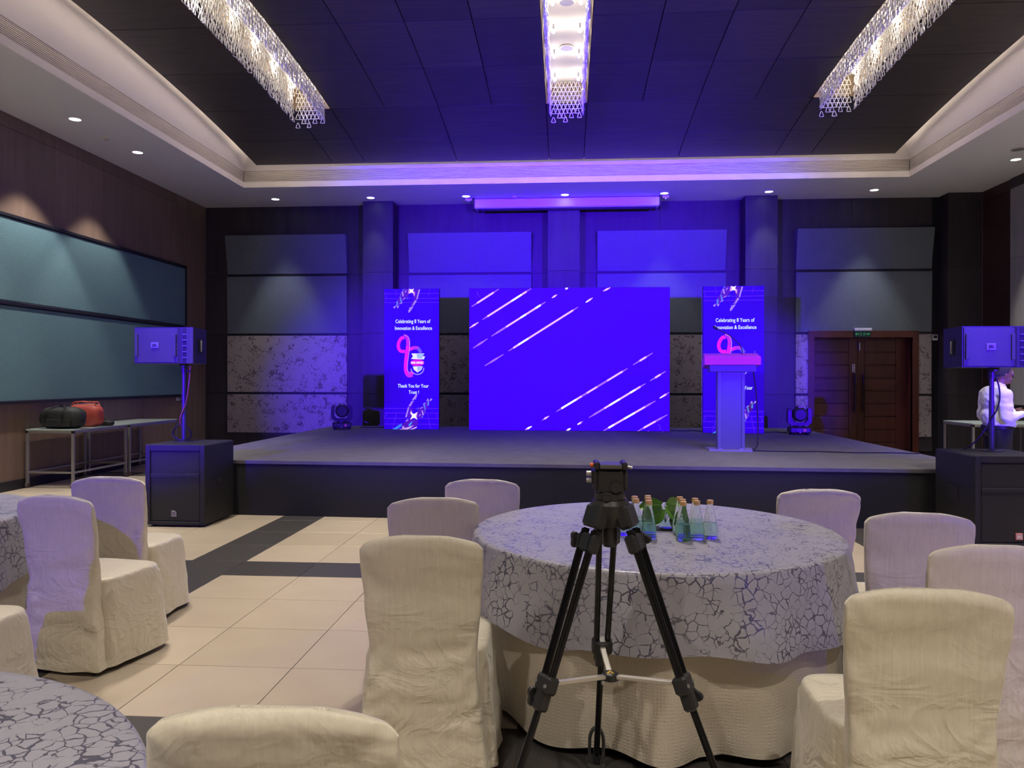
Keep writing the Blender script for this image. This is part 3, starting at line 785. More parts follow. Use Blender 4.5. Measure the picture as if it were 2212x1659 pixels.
for a, b_ in streaks:
    a, b_ = Vector(LP(*a)), Vector(LP(*b_)); d = b_ - a; L_ = d.length; n = max(3, int(L_ / .1))
    sb = MB(); mi = []
    for k in range(n):
        t0, t1 = k / n, (k + 1) / n; w0 = .030 if 0 < k < n - 1 else .022
        q = stroke([a + d * t0, a + d * t1], [w0 * (.5 if k == 0 else 1), w0 * (.5 if k == n - 1 else 1)])
        z = noise.noise(Vector((a.x * 3 + k * .35, a.y * 5, 0)))
        c0 = len(sb.f); sb.prism(q[0], -.0085, -.007)
        mi += [2 if (k in (0, n - 1) and L_ > .3) or z < -.22 else (1 if z < .12 else 0)] * (len(sb.f) - c0)
    o = sb.build('light_streak', m_st_w, led, world=False)
    o.data.materials.append(m_st_p); o.data.materials.append(m_st_v)
    for p, k in zip(o.data.polygons, mi): p.material_index = k
dots = []
for (zx, zy) in ((150, 145), (150, 165), (168, 185), (2055, 1547), (2055, 1569), (2040, 1525), (2085, 1592), (1935, 1590)):
    x, z = LP(zx, zy); dots.append([(x - .008, z), (x + .008, z), (x + .008, z + .006), (x - .008, z + .006)])
flat(dots, -.007, 'pixel_dots', m_st_v, led)['kind'] = 'stuff'

# ---------------------------------------------------------------- two LED banners
def banner(root, w, h):
    MB().box(-w / 2, w / 2, 0, .07, 0, h, .004).build('cabinet', m_blackm, root, world=False)
    MB().box(-w / 2 + .003, w / 2 - .003, -.006, 0, .004, h - .003).build('display_face', M('banner_blue', (.02, .01, .05), .6, spec=.2, emit=((.030, .0, .80), .78)), root, world=False)
    def Bp(zx, zy): return ((zx - 45) / 607 * w - w / 2, (1592 - zy) / 1527 * h)
    def B4(zx, zy): return Bp((zx / 11.06) * 5.03, (zy / 11.06) * 5.03)
    def B5(zx, zy): return Bp((zx / 10.37) * 5.03, (170 + zy / 10.37) * 5.03)
    Y1, Y2, Y3 = -.007, -.009, -.011
    ln = []
    for zy, a, b_ in ((118, 47, 650), (172, 47, 650), (215, 47, 650), (1365, 47, 650), (1415, 47, 650), (1472, 47, 650), (1535, 47, 650)):
        ln += stroke([Bp(a, zy), Bp(b_, zy)], .007)
    for p, q in (((75, 1415), (47, 1475)), ((185, 1410), (140, 1588)), ((525, 1415), (560, 1588)), ((618, 1415), (640, 1470)), ((50, 105), (75, 180)), ((165, 70), (185, 150)), ((550, 70), (530, 150))):
        ln += stroke([Bp(*p), Bp(*q)], .006)
    for q in ln: flat([q], Y1, 'grid_line', EM('grid_violet', (.16, .02, .95), .8), root)
    m_l, m_d, m_b, m_s, m_w = EM('hand_lilac', (.50, .30, .90), .8), EM('hand_plum', (.13, .01, .35), .5), EM('hand_blue', (.10, .28, 1.0), .8), EM('hand_rose', (.85, .38, .55), .7), EM('hand_glint', (1, .85, 1), 1.4)
    hl = [[(940, 160), (975, 165), (905, 410), (880, 395)], [(850, 420), (895, 430), (815, 550), (790, 530)], [(770, 570), (815, 570), (720, 705), (690, 718), (690, 660)],
          [(520, 215), (560, 210), (580, 330), (550, 320)], [(550, 395), (610, 360), (620, 375), (555, 410)], [(320, 580), (390, 540), (360, 610), (340, 610)], [(400, 565), (465, 545), (430, 615)], [(600, 215), (635, 180), (640, 200), (610, 245)], [(470, 500), (545, 470), (530, 495), (480, 510)], [(745, 535), (800, 545), (790, 556)], [(715, 590), (740, 585), (710, 640)]]
    hd = [[(585, 150), (690, 150), (700, 260), (640, 380), (560, 420), (520, 470), (440, 560), (385, 580), (400, 440), (470, 340), (500, 250), (545, 190)], [(800, 150), (930, 165), (880, 400), (800, 540), (760, 520), (830, 400), (790, 260)]]
    hb = [[(560, 152), (582, 155), (557, 200), (545, 190)], [(480, 340), (500, 335), (540, 470), (505, 490)], [(400, 450), (440, 440), (430, 540), (402, 560)], [(640, 380), (710, 345), (650, 392)], [(490, 300), (512, 255), (505, 310)]]
    hs_ = [[(690, 170), (740, 165), (700, 270), (685, 260)], [(800, 200), (850, 230), (840, 330), (810, 290)]]
    def star(c, r, f=B4): return [f(c[0] + (r if k % 2 == 0 else r * .3) * math.cos(math.pi / 4 * k + math.pi / 4), c[1] + (r if k % 2 == 0 else r * .3) * math.sin(math.pi / 4 * k + math.pi / 4)) for k in range(8)]
    def disc(c, r, f=B4): return [f(c[0] + r * math.cos(2 * math.pi * k / 14), c[1] + r * math.sin(2 * math.pi * k / 14)) for k in range(14)]
    fl = lambda P, f: [[f(*q) for q in p] for p in P]
    top = flat(fl(hd, B4), Y1, 'hand_graphic', m_d, root)
    for P, mm, nm in ((hl, m_l, 'finger_shapes'), (hb, m_b, 'blue_shapes'), (hs_, m_s, 'rose_shapes')): flat(fl(P, B4), Y2, nm, mm, top)['kind'] = 'stuff'
    flat([disc((765, 200), 48)], Y2, 'glow_shape', m_s, top); flat([star((765, 200), 85), disc((765, 195), 26)], Y3, 'star_shape', m_w, top)
    # lower hand: the same hand turned round, with its forearm
    cx4, cy4 = 765, 195; sx5, sy5 = 775, 1215
    def BR(zx, zy): return B5(sx5 - (zx - cx4) * .9376, sy5 - (zy - cy4) * .9376)
    bot = flat(fl(hd, BR) + fl([[(510, 1395), (690, 1290), (860, 1300), (870, 1400), (800, 1480), (520, 1500)]], B5), Y1, 'hand_graphic', m_d, root)
    for P, mm, nm in ((hl, m_l, 'finger_shapes'), (hb, m_b, 'blue_shapes'), (hs_, m_s, 'rose_shapes')): flat(fl(P, BR), Y2, nm, mm, bot)['kind'] = 'stuff'
    flat(fl([[(290, 1520), (490, 1388), (500, 1400), (330, 1520)], [(350, 1520), (500, 1415), (505, 1432), (385, 1520)], [(650, 1420), (740, 1330), (720, 1400), (672, 1450)]], B5), Y2, 'forearm_stripes', EM('arm_blue', (.03, .35, 1.0), 1.0), bot)['kind'] = 'stuff'
    flat(fl([[(430, 1520), (640, 1470), (775, 1420), (700, 1490), (640, 1520)], [(510, 1450), (560, 1455), (545, 1490), (510, 1485)], [(590, 1330), (650, 1280), (640, 1310), (600, 1345)], [(680, 1520), (850, 1450), (830, 1490), (740, 1520)]], B5), Y2, 'wrist_shapes', EM('arm_rose', (.75, .45, .65), .8), bot)['kind'] = 'stuff'
    flat([disc((sx5, sy5), 45, B5)], Y2, 'glow_shape', m_s, bot); flat([star((sx5, sy5), 120, B5), disc((sx5, sy5), 28, B5)], Y3, 'star_shape', m_w, bot)
    # ribbon
    def rib(path, w, cols, nm, y):
        P = [Bp(*q) for q in smooth_path(path)]; q = stroke(P, w / 607 * 1.0 * (root['w'])); n = len(q)
        for k, c in enumerate(cols):
            seg = q[k * n // len(cols):(k + 1) * n // len(cols)]
            flat(seg, y, nm, EM('ribbon_%02d%02d%02d' % tuple(int(v * 99) for v in c), c, .9), root)
    rib([(272, 598), (240, 600), (208, 650), (205, 705), (230, 742), (278, 745)], 36, [(.9, .01, .40), (.9, .01, .42)], 'ribbon_loop', Y2)
    rib([(325, 727), (370, 708), (420, 712), (452, 760)], 36, [(.75, .02, .5), (.5, .03, .75), (.12, .10, .95)], 'ribbon_arm', Y2)
    rib([(265, 578), (296, 590), (310, 640), (304, 720), (292, 800), (284, 890), (288, 960), (316, 1008), (362, 1000)], 38, [(.45, .02, .75), (.6, .02, .7), (.85, .01, .5), (.9, .01, .38), (.9, .01, .42), (.6, .03, .7)], 'ribbon_stem', Y3)
    rib([(330, 968), (352, 982), (372, 984)], 20, [(.9, .03, .4)], 'ribbon_tail', Y2)
    ed = []
    for off, pth in ((0, [(262, 566), (312, 590), (330, 650), (324, 740), (312, 830), (304, 900), (306, 950), (330, 990)]),): ed += stroke([Bp(*q) for q in smooth_path(pth)], .006)
    flat(ed, Y3 - .001, 'ribbon_edge', EM('edge_pink', (.9, .45, .9), .9), root)
    # shield
    sh = flat([[Bp(*q) for q in p] for p in ([(348, 768), (488, 768), (470, 798), (498, 800), (484, 832), (345, 828), (365, 798)], [(364, 908), (472, 908), (458, 945), (414, 974), (374, 942)])], Y2, 'shield_graphic', EM('shield_white', (.80, .86, 1.0), 1.0), root)
    flat([[Bp(*q) for q in p] for p in ([(405, 772), (490, 772), (468, 800), (475, 826), (414, 822)], [(414, 912), (466, 912), (452, 942), (414, 966)])], Y3, 'shield_shade', EM('shield_blue', (.35, .55, 1.0), .9), sh)['kind'] = 'stuff'
    flat([[Bp(413 + 76 * math.cos(2 * math.pi * k / 24), 868 + 38 * math.sin(2 * math.pi * k / 24)) for k in range(24)]], Y3, 'oval', EM('oval_magenta', (.70, .005, .22), .9), sh)
    flat(stroke([Bp(414 + 70 * math.cos(R(a)), 930 + 66 * math.sin(R(a))) for a in range(-5, 190, 13)], .014), Y2, 'shield_rim', EM('rim_violet', (.45, .40, .95), .9), sh)
    tw = .020
    k_ = root['w'] / 607
    text_mesh('BRISK INFOSEC', 136 * k_, 24 / 1527 * h, Bp(414, 0)[0], Bp(0, 880)[1], Y3 - .002, 'lettering', EM('letters_white', (1, .92, 1), 1.2), sh, bold=.02)
    m_tx = EM('letters_ice', (.72, .88, 1.0), 1.25)
    for body, a, b_, base, cap in (('Celebrating 8 Years of', 172, 556, 438, 40), ('Innovation & Excellence', 166, 574, 512, 40), ('Thank You for Your', 198, 538, 1138, 40), ('Trust !', 318, 430, 1206, 38)):
        text_mesh(body, (b_ - a) * k_, cap / 1527 * h, Bp((a + b_) / 2, 0)[0], Bp(0, base)[1], Y2, 'lettering', m_tx, root, bold=.004)
b1 = thing('led_banner', 'upright blue LED banner with ribbon logo standing beside the pillar, fully in view', 'banner', (-2.73, 13.5, SZ)); b1['w'] = .985
banner(b1, .985, 2.49)
b2 = thing('led_banner', 'upright blue LED banner with ribbon logo partly hidden behind the lectern', 'banner', (2.76, 13.0, SZ), R(-4)); b2['w'] = .985
banner(b2, .985, 2.44)

# ---------------------------------------------------------------- lectern
lc = thing('lectern', 'tall lectern with square column and pink edged desk on the stage', 'lectern', (2.06, 9.85, SZ), R(-6))
MB().prism([(-.27, -.14), (.24, -.20), (.27, .18), (-.30, .18)], 0, .022, 'z').build('base_plate', M('steel_plate', (.42, .40, .40), .35, .6), lc, world=False)
MB().box(-.145, .145, -.09, .13, .02, 1.0, .006).build('column', M('lectern_white', (.10, .10, .14), .35), lc, world=False)
MB().box(-.17, -.12, -.10, .14, .02, 1.0, .004).build('corner_post', M('lectern_white2', (.12, .12, .16), .35), lc, world=False)
MB().box(.12, .16, -.10, .14, .02, 1.0, .004).build('corner_post', M('lectern_white2', (.12, .12, .16), .35), lc, world=False)
MB().box(-.27, .29, -.14, .18, .985, 1.085, .006).build('collar', M('lectern_white', (.10, .10, .14), .35), lc, world=False)
mp_ = M('pink_laminate', (.60, .05, .50), .35)
MB().prism([(-.20, 1.07), (-.20, 1.165), (.10, 1.22), (.33, 1.06), (.33, 1.03), (-.16, 1.07)], -.33, .33, 'x').build('desk', mp_, lc, world=False)
MB().box(-.335, .335, -.215, -.198, 1.07, 1.172, .003).build('desk_edge', mp_, lc, world=False)
for x in (-.13, .12): MB().box(x - .025, x + .025, -.115, -.10, .025, .032).build('foot_bolt', m_chrome, lc, world=False)
mic = thing('gooseneck_microphone', 'thin black gooseneck microphone rising from the lectern desk', 'microphone', (2.2, 9.86, SZ + 1.19))
pth = [(0, 0, -.02), (0, -.01, .06), (-.03, -.02, .13), (-.09, -.03, .19), (-.18, -.05, .26), (-.33, -.08, .335)]
pth = [tuple(q) for q in smooth_path([Vector(q) for q in pth], 5)]
MB().lathe([(.03, -.01), (.03, .006), (.012, .014), (.0, .015)], n=14).build('mount', m_black, mic, world=False, smooth=40)
MB().tube(pth, .006, 6).build('gooseneck', m_black, mic, world=False, smooth=60)
MB().capsule((-.325, -.08, .333), (-.362, -.088, .352), .016, .016, 10).build('windscreen', m_blackm, mic, world=False, smooth=60)
pn = thing('pen', 'small pen standing upright on the lectern desk', 'pen', (2.35, 9.83, SZ + 1.19))
MB().cyl((0, 0, -.03), (0, 0, .06), .006, n=8).build('barrel', m_chrome, pn, world=False)
MB().cyl((0, 0, .06), (0, 0, .07), .003, .001, n=8).build('tip', m_black, pn, world=False)
# cables on the stage
def cable(name, pts, r, label, mat=m_cable, n=8):
    P = [Vector(q) for q in smooth_path([Vector(q) for q in pts], n)]
    b = MB().tube(P, r, 6); o = b.build(name, mat, None, smooth=60, loc=P[0]); return tag(o, label, 'cable')
zc = SZ + .008
cable('cable', [(2.33, 9.95, SZ + 1.15), (2.40, 10.0, SZ + .8), (2.43, 10.0, SZ + .35), (2.40, 9.92, SZ + .05), (2.28, 9.82, zc), (2.35, 9.75, zc), (2.8, 9.7, zc), (3.1, 9.72, zc), (3.5, 9.6, zc), (3.9, 9.62, zc), (4.22, 9.55, zc)], .008, 'thin black cable running from the lectern along the stage to its edge')
cable('cable', [(-3.75, 13.85, zc), (-3.6, 13.95, zc), (-3.45, 13.85, zc), (-3.35, 13.9, zc), (-3.15, 13.72, zc)], .01, 'black cable on the stage between the moving light and the banner')
cable('cable', [(1.8, 13.5, zc), (2.0, 13.42, zc), (2.2, 13.5, zc), (2.35, 13.3, zc)], .008, 'black cable on the stage between the LED wall and the banner')
cable('cable', [(3.2, 13.3, zc), (3.35, 13.2, zc), (3.5, 13.25, zc), (3.66, 13.1, zc)], .008, 'black cable on the stage beside the moving light near the door')

# ---------------------------------------------------------------- moving head lights
m_lens = M('lens_glass', (.03, .03, .05), .03, spec=1.0)
def moving_head(x, y, rz, label):
    t = thing('moving_head_light', label, 'stage light', (x, y, SZ), rz)
    MB().box(-.165, .165, -.15, .15, .025, .125, .018).build('base', m_plastic, t, world=False)
    for sx in (-1, 1):
        for sy in (-1, 1): MB().cyl((sx * .12, sy * .11, 0), (sx * .12, sy * .11, .03), .022, n=10).build('foot', m_blackm, t, world=False)
    MB().cyl((0, 0, .12), (0, 0, .15), .09, n=20).build('pan_bearing', m_plastic, t, world=False, smooth=40)
    yk = MB().prism([(-.185, .40), (-.185, .20), (-.13, .145), (.13, .145), (.185, .20), (.185, .40), (.16, .425), (.125, .425), (.125, .24), (.085, .195), (-.085, .195), (-.125, .24), (-.125, .425), (-.16, .425)], -.07, .07).build('yoke', m_plastic, t, world=False)
    for sx in (-1, 1): MB().box(sx * .186, sx * .19, -.03, .03, .25, .37, .001).build('side_cover', M('grey_plastic', (.06, .06, .07), .4), yk, world=False)
    tilt = rotm(92, 0, 0, (0, -.01, .33))
    hd = MB().lathe([(.0, -.14), (.075, -.135), (.105, -.10), (.118, -.02), (.118, .08), (.108, .135), (.09, .15), (.082, .15), (.08, .12), (.0, .12)], n=28, mt=tilt).build('head', m_plastic, t, world=False, smooth=40)
    MB().lathe([(.0, .138), (.05, .133), (.08, .121)], n=24, mt=tilt).build('lens', m_lens, hd, world=False, smooth=60)
    MB().lathe([(.082, .148), (.09, .156), (.098, .15), (.108, .136)], n=24, mt=tilt).build('lens_ring', m_chrome if False else m_plastic, hd, world=False, smooth=40)
    MB().box(-.045, .045, .105, .122, -.08, .06, .004, mt=tilt).build('vent', m_blackm, hd, world=False)
    MB().box(-.03, .03, .112, .122, .075, .092, .001, mt=tilt).build('badge', m_chrome, hd, world=False)
    MB().cyl((.06, -.15, .075), (.06, -.162, .075), .024, n=16).build('power_socket', M('socket_orange', (.75, .22, .15), .5), t, world=False, smooth=40)
    MB().box(-.07, .02, -.155, -.148, .05, .10, .002).build('control_panel', M('panel_grey', (.05, .05, .06), .3), t, world=False)
    MB().box(-.02, .0, -.158, -.154, .035, .048).build('button_row', m_chrome, t, world=False)
    return t
moving_head(-3.97, 13.45, R(18), 'black moving head light standing in front of the floral panels on the stage')
moving_head(3.78, 12.85, R(-6), 'black moving head light standing in front of the door frame on the stage')

# ---------------------------------------------------------------- loudspeakers, subwoofers, poles
m_grille = M('speaker_grille', (.05, .046, .055), .55, bump=((260, 260, 260), .6))
def subwoofer(loc, w, d, h, rz, label, badge):
    t = thing('subwoofer', label, 'subwoofer', loc, rz)
    MB().box(0, w, 0, d, .015, h, .012).build('cabinet', m_spk, t, world=False)
    gm = MB()
    MB().box(.055, w - .055, -.012, .004, .06, h - .07, .004).build('grille', M('sub_grille', (.018, .018, .021), .6, bump=((260, 260, 260), .6)), t, world=False)
    MB().box(.055, w - .055, -.02, .0, .50, .535, .003).build('cross_bar', m_spk, t, world=False)
    for x0, x1, z0, z1 in ((.0, .05, .02, h), (w - .05, w, .02, h), (.05, w - .05, h - .06, h), (.05, w - .05, .02, .055)):
        MB().box(x0, x1, -.02, .004, z0, z1, .004).build('front_rail', m_spk, t, world=False)
    for x in (.06, w - .06):
        for y in (.06, d - .06): MB().cyl((x, y, 0), (x, y, .02), .025, n=10).build('foot', m_blackm, t, world=False)
    MB().prism([(d * .5 - .09, .38), (d * .5 + .09, .38), (d * .5 + .09, .47), (d * .5 - .09, .47)], w - .002, w + .003, 'x').build('handle_cup', m_blackm, t, world=False)
    MB().prism([(d * .5 - .09, .38), (d * .5 + .09, .38), (d * .5 + .09, .52), (d * .5 - .09, .52)], -.004, .002, 'x').build('handle_cup', m_blackm, t, world=False)
    bx_ = w * .44
    if badge == 'plain':
        bo = MB().prism([(bx_, .105), (bx_ + .05, .105), (bx_ + .05, .15), (bx_ + .028, .165), (bx_, .165)], -.018, -.011).build('badge', M('badge_grey', (.45, .44, .46), .5), t, world=False)
        b = MB()
        for k in range(5): b.box(bx_ + .004, bx_ + .046, -.0195, -.018, .112 + k * .0095, .1155 + k * .0095)
        b.build('badge_lines', m_blackm, bo, world=False)
    else:
        bo = MB().box(w * .52, w * .52 + .062, -.018, -.011, .085, .145, .003).build('badge', M('badge_red', (.75, .16, .14), .5), t, world=False)
        MB().box(w * .52 + .004, w * .52 + .058, -.0195, -.018, .089, .141).box(w * .52 + .004, w * .52 + .058, -.0195, -.018, .0, .0).build('badge_plate', M('badge_pale', (.75, .45, .42), .5), bo, world=False)
        text_mesh('JBL', .045, .02, w * .52 + .031, .105, -.0205, 'lettering', M('badge_white', (.9, .85, .83), .5), bo, bold=.03)
    return t
pL = gz(317, 1138, 0); 
subwoofer((-4.215, 7.49, 0), .615, .66, .825, 0, 'black subwoofer with grille on the floor at the stage corner near the trolleys', 'plain')
pR = gz(2104, 984, .82)
subwoofer((pR.x, pR.y, 0), .66, .72, .82, 0, 'black subwoofer with small red badge beside the man in white shirt', 'red')

def top_speaker(loc, rz, label, logo_on):
    """trapezoid cabinet: perforated front with slotted horn edge, side handles; origin on the pole axis under the cabinet"""
    t = thing('loudspeaker', label, 'speaker', loc, rz)
    w, d, h = .63, .44, .375
    x0, x1 = -.42, .21
    pl = [(x0, -.22), (x1, -.22), (x1 - .07, .22), (x0 + .07, .22)]
    MB().prism(pl, 0, h, 'z').build('cabinet', m_spk, t, world=False)
    # bowed grille
    n = 10; gr = []
    for k in range(n + 1):
        x = x0 + .012 + (.455 - .0) * k / n; y = -.232 - .02 * math.sin(math.pi * k / n); gr.append((x, y))
    MB().prism(gr + [(x0 + .467, -.215), (x0 + .012, -.215)], .012, h - .012, 'z').build('grille', m_grille, t, world=False, smooth=30)
    for a in (x0 + .02, x0 + .43): MB().box(a, a + .03, -.258, -.235, .07, h - .07, .006).build('grille_rib', m_grille, t, world=False)
    MB().prism([(x0 + .467, -.235), (x0 + .525, -.205), (x0 + .525, -.19), (x0 + .467, -.19)], .006, h - .006, 'z').build('baffle_strip', m_spk, t, world=False)
    MB().box(x0 + .52, x0 + .562, -.222, -.215, .012, h - .012).build('horn_slot', m_blackm, t, world=False)
    for k in range(5): MB().box(x0 + .52, x0 + .562, -.232, -.216, .06 + k * .06, .064 + k * .06).build('slot_bar', M('grey_plastic2', (.3, .3, .32), .4), t, world=False)
    MB().prism([(x0 + .56, -.225), (x0 + .60, -.24), (x1, -.225), (x1, -.2), (x0 + .56, -.2)], .004, h - .004, 'z').build('edge_strip', m_grille, t, world=False)
    for s_ in (-1, 1):
        xm = (x1 - .035) if s_ > 0 else (x0 + .035)
        mt = rotm(0, 0, (9.04 if s_ > 0 else -9.04), (xm, 0, h / 2))
        hb = MB().box(s_ * .004 - .004, s_ * .004 + .004, -.055, .055, -.075, .075, .003, mt=mt).build('handle_cup', m_blackm, t, world=False)
        MB().cyl(mt @ Vector((s_ * .012, -.0, -.06)), mt @ Vector((s_ * .012, -.0, .06)), .009, n=8).build('handle_bar', M('grey_plastic2', (.3, .3, .32), .4), hb, world=False)
    cx_ = x0 + .24
    lg = MB().box(cx_ - .042, cx_ + .042, -.262, -.252, h / 2 - .03, h / 2 + .03, .003).build('logo_plate', M('logo_plate', (.16, .16, .18), .4), t, world=False)
    text_mesh('JBL', .056, .026, cx_, h / 2 - .013, -.263, 'lettering', m_blackm, lg, bold=.03)
    MB().cyl((0, 0, -.03), (0, 0, .01), .045, n=14).build('pole_cup', m_black, t, world=False)
    return t
def pole(loc, h, label, rzp=0):
    t = thing('speaker_pole', label, 'pole', loc)
    MB().lathe([(.0, .0), (.10, .0), (.10, .006), (.03, .012), (.028, .02)], n=18).build('base_flange', m_black, t, world=False, smooth=40)
    MB().cyl((0, 0, .01), (0, 0, h * .62), .024, n=14).build('lower_tube', M('pole_coat', (.05, .05, .055), .35), t, world=False, smooth=40)
    MB().cyl((0, 0, h * .55), (0, 0, h - .07), .021, n=14).build('upper_tube', M('pole_coat', (.05, .05, .055), .35), t, world=False, smooth=40)
    MB().cyl((0, 0, h - .08), (0, 0, h - .02), .032, n=14).build('collar', m_black, t, world=False, smooth=40)
    MB().cyl((.02, 0, h - .06), (.07, 0, h - .06), .011, n=8).build('locking_knob', m_black, t, world=False, smooth=40)
    return t
pl_ = gz(409, 950, .825); plx = (-4.10, 8.05)
p1 = gy(407.5, 790, plx[1]); plx = (p1.x, 7.95)
pole((plx[0], plx[1], .825), .80, 'black pole joining the loudspeaker to the subwoofer near the trolleys')
top_speaker((plx[0], plx[1], 1.645), R(0), 'black loudspeaker on the pole near the trolleys and teal panels', True)
q0 = gz(2142, 974, .82)
pole((q0.x, q0.y, .82), .76, 'black pole in front of the man in white shirt')
top_speaker((q0.x + .02, q0.y, 1.60), R(3), 'black loudspeaker on the pole above the man in white shirt', True)
# cables of the loudspeakers
x, y = plx
cable('speaker_cable', [(x + .06, y + .02, 1.63), (x + .055, y, 1.45), (x + .04, y - .03, 1.25), (x - .005, y - .04, 1.12), (x - .03, y - .03, 1.05), (x - .03, y, .98)], .006, 'thin reddish cable beside the pole near the trolleys', M('red_cable', (.35, .10, .08), .5))
cable('speaker_cable', [(x - .03, y, 1.0), (x - .10, y + .02, .97), (x - .14, y + .03, .90), (x - .09, y + .03, .845), (x + .02, y + .03, .835), (x + .07, y + .02, .90), (x + .04, y, .97)], .008, 'loop of black cable at the foot of the pole near the trolleys')
x, y = q0.x, q0.y
cable('speaker_cable', [(x + .02, y + .03, 1.58), (x + .05, y - .03, 1.42), (x + .04, y - .04, 1.25), (x - .03, y - .03, 1.1), (x - .12, y - .02, .95), (x - .2, y, .86), (x - .24, y + .03, .83)], .007, 'thin black cable hanging along the pole by the man in white shirt')

# ================================================================ trolleys, bags, sockets
def trolley(loc, w, d, rz, label, h=.80, group=None, skirt=False):
    t = thing('steel_trolley', label, 'trolley', loc, rz, group)
    MB().box(0, w, 0, d, h - .022, h, .003).build('table_top', m_glass_top, t, world=False)
    for a, b_, c, e in ((0, w, 0, .03), (0, w, d - .03, d), (0, .03, 0, d), (w - .03, w, 0, d)):
        MB().box(a, b_, c, e, h - .055, h - .02, .002).build('top_rail', m_steel_dim, t, world=False)
    for x in (.0, w - .035):
        for y in (.0, d - .035):
            MB().box(x, x + .035, y, y + .035, .09, h - .03, .003).build('leg', m_steel_dim, t, world=False)
            cs = MB().cyl((x + .005, y + .017, .04), (x + .03, y + .017, .04), .038, n=16).build('caster', M('caster_wheel', (.10, .08, .07), .5), t, world=False, smooth=40)
            MB().box(x + .0, x + .035, y, y + .035, .065, .095, .002).build('caster_fork', m_steel_dim, cs, world=False)
    for x in (.0, w - .03): MB().box(x, x + .03, .03, d - .03, .20, .225, .002).build('stretcher', m_steel_dim, t, world=False)
    MB().box(.03, w - .03, d * .5 - .012, d * .5 + .012, .20, .225, .002).build('stretcher', m_steel_dim, t, world=False) if False else None
    for y in (.0, d - .03): 
        if y > 0 or True: MB().box(.03, w - .03, y, y + .025, .20, .225, .002).build('stretcher', m_steel_dim, t, world=False)
    return t
TRX = XL + .035
t1 = trolley((TRX, 9.98, 0), .68, 1.28, 0, 'steel trolley carrying the black and red bags against the left wall')
t2 = trolley((TRX, 11.33, 0), .68, 1.44, 0, 'empty steel trolley against the wall, between the bag trolley and the stage')
t3 = trolley((6.38, 12.62, 0), 1.28, .95, 0, 'steel trolley behind the man in white shirt by the corner pillar')

def pillow(rx, ry, rz_, seed, nx=28, nz=18, pw=3.2, amp=.012):
    """soft lumpy superellipsoid"""
    b = MB(); vs = []; fs = []
    f = lambda c, e: math.copysign(abs(c) ** e, c)
    for j in range(nz + 1):
        t = -math.pi / 2 + math.pi * j / nz
        for i in range(nx):
            a = 2 * math.pi * i / nx
            p = Vector((rx * f(math.cos(t), .55) * f(math.cos(a), .55), ry * f(math.cos(t), .55) * f(math.sin(a), .7), rz_ * f(math.sin(t), .7)))
            nn = noise.noise(p * 9 + Vector((seed, seed * 2, 0)))
            vs.append(p + p.normalized() * nn * amp)
    for j in range(nz): fs += [(j * nx + i, j * nx + (i + 1) % nx, (j + 1) * nx + (i + 1) % nx, (j + 1) * nx + i) for i in range(nx)]
    return b.add(vs, fs)
m_bagk = M('black_nylon', (.018, .020, .021), .65, bump=((40, 40, 40), .3)); m_bagr = M('red_leather', (.42, .070, .055), .5, bump=((14, 14, 14), .4))
bg = thing('duffel_bag', 'black nylon duffel bag with carry straps on the trolley', 'bag', (-6.93, 10.20, .80), R(0))
def translate(b, v): b.v = [p + Vector(v) for p in b.v]; return b
translate(pillow(.30, .15, .150, 3), (0, 0, .145)).build('body', m_bagk, bg, world=False, smooth=70)
for sx in (-.12, .12):
    pts = [(sx - .03, -.155, .08), (sx - .03, -.15, .2), (sx * .8, -.10, .285), (sx * .3, -.04, .315), (sx * .2, .03, .30), (sx * .5, .10, .285), (sx - .02, .15, .2)]
    b = MB()
    P = [Vector(q) for q in smooth_path([Vector(q) for q in pts], 5)]
    for a, c in zip(P[:-1], P[1:]):
        d = (c - a).normalized(); w_ = Vector((1, 0, 0)) * .018; n_ = d.cross(Vector((1, 0, 0))).normalized() * .003
        b.add([a - w_ - n_, a + w_ - n_, a + w_ + n_, a - w_ + n_, c - w_ - n_, c + w_ - n_, c + w_ + n_, c - w_ + n_], [(0, 1, 2, 3), (7, 6, 5, 4), (0, 4, 5, 1), (1, 5, 6, 2), (2, 6, 7, 3), (3, 7, 4, 0)])
    b.build('strap', m_black, bg, world=False)
MB().tube([(-.26, -.01, .27), (-.1, -.01, .293), (.1, -.01, .295), (.27, -.01, .27)], .005, 6).build('zip', M('zip_grey', (.08, .08, .08), .4), bg, world=False)
MB().box(-.20, .20, -.158, -.148, .03, .13, .004).build('side_pocket', m_bagk, bg, world=False)
rb = thing('shoulder_bag', 'red leather shoulder bag behind the black duffel on the trolley', 'bag', (-6.86, 10.58, .80), R(8))
translate(pillow(.24, .11, .165, 8, amp=.02), (0, 0, .16)).build('body', m_bagr, rb, world=False, smooth=70)
for y in (-.06, .06):
    MB().tube([tuple(q) for q in smooth_path([Vector(q) for q in [(-.15, y, .30), (-.12, y, .35), (-.04, y, .36), (.05, y, .35), (.14, y, .35), (.18, y, .29)]], 5)], .010, 6).build('handle', m_bagr, rb, world=False, smooth=50)
MB().tube([(-.2, 0, .31), (0, 0, .325), (.2, 0, .31)], .006, 6).build('zip', m_chrome, rb, world=False)
pc = thing('pouch', 'small crumpled black pouch beside the red bag on the trolley', 'pouch', (-6.74, 10.86, .80), R(-10))
translate(pillow(.14, .08, .042, 5, amp=.02), (0, 0, .038)).build('body', m_bagk, pc, world=False, smooth=70)
MB().tube([(-.1, -.03, .08), (-.02, -.04, .1), (.06, -.02, .1), (.11, .0, .07)], .008, 6).build('strap', m_black, pc, world=False, smooth=50)

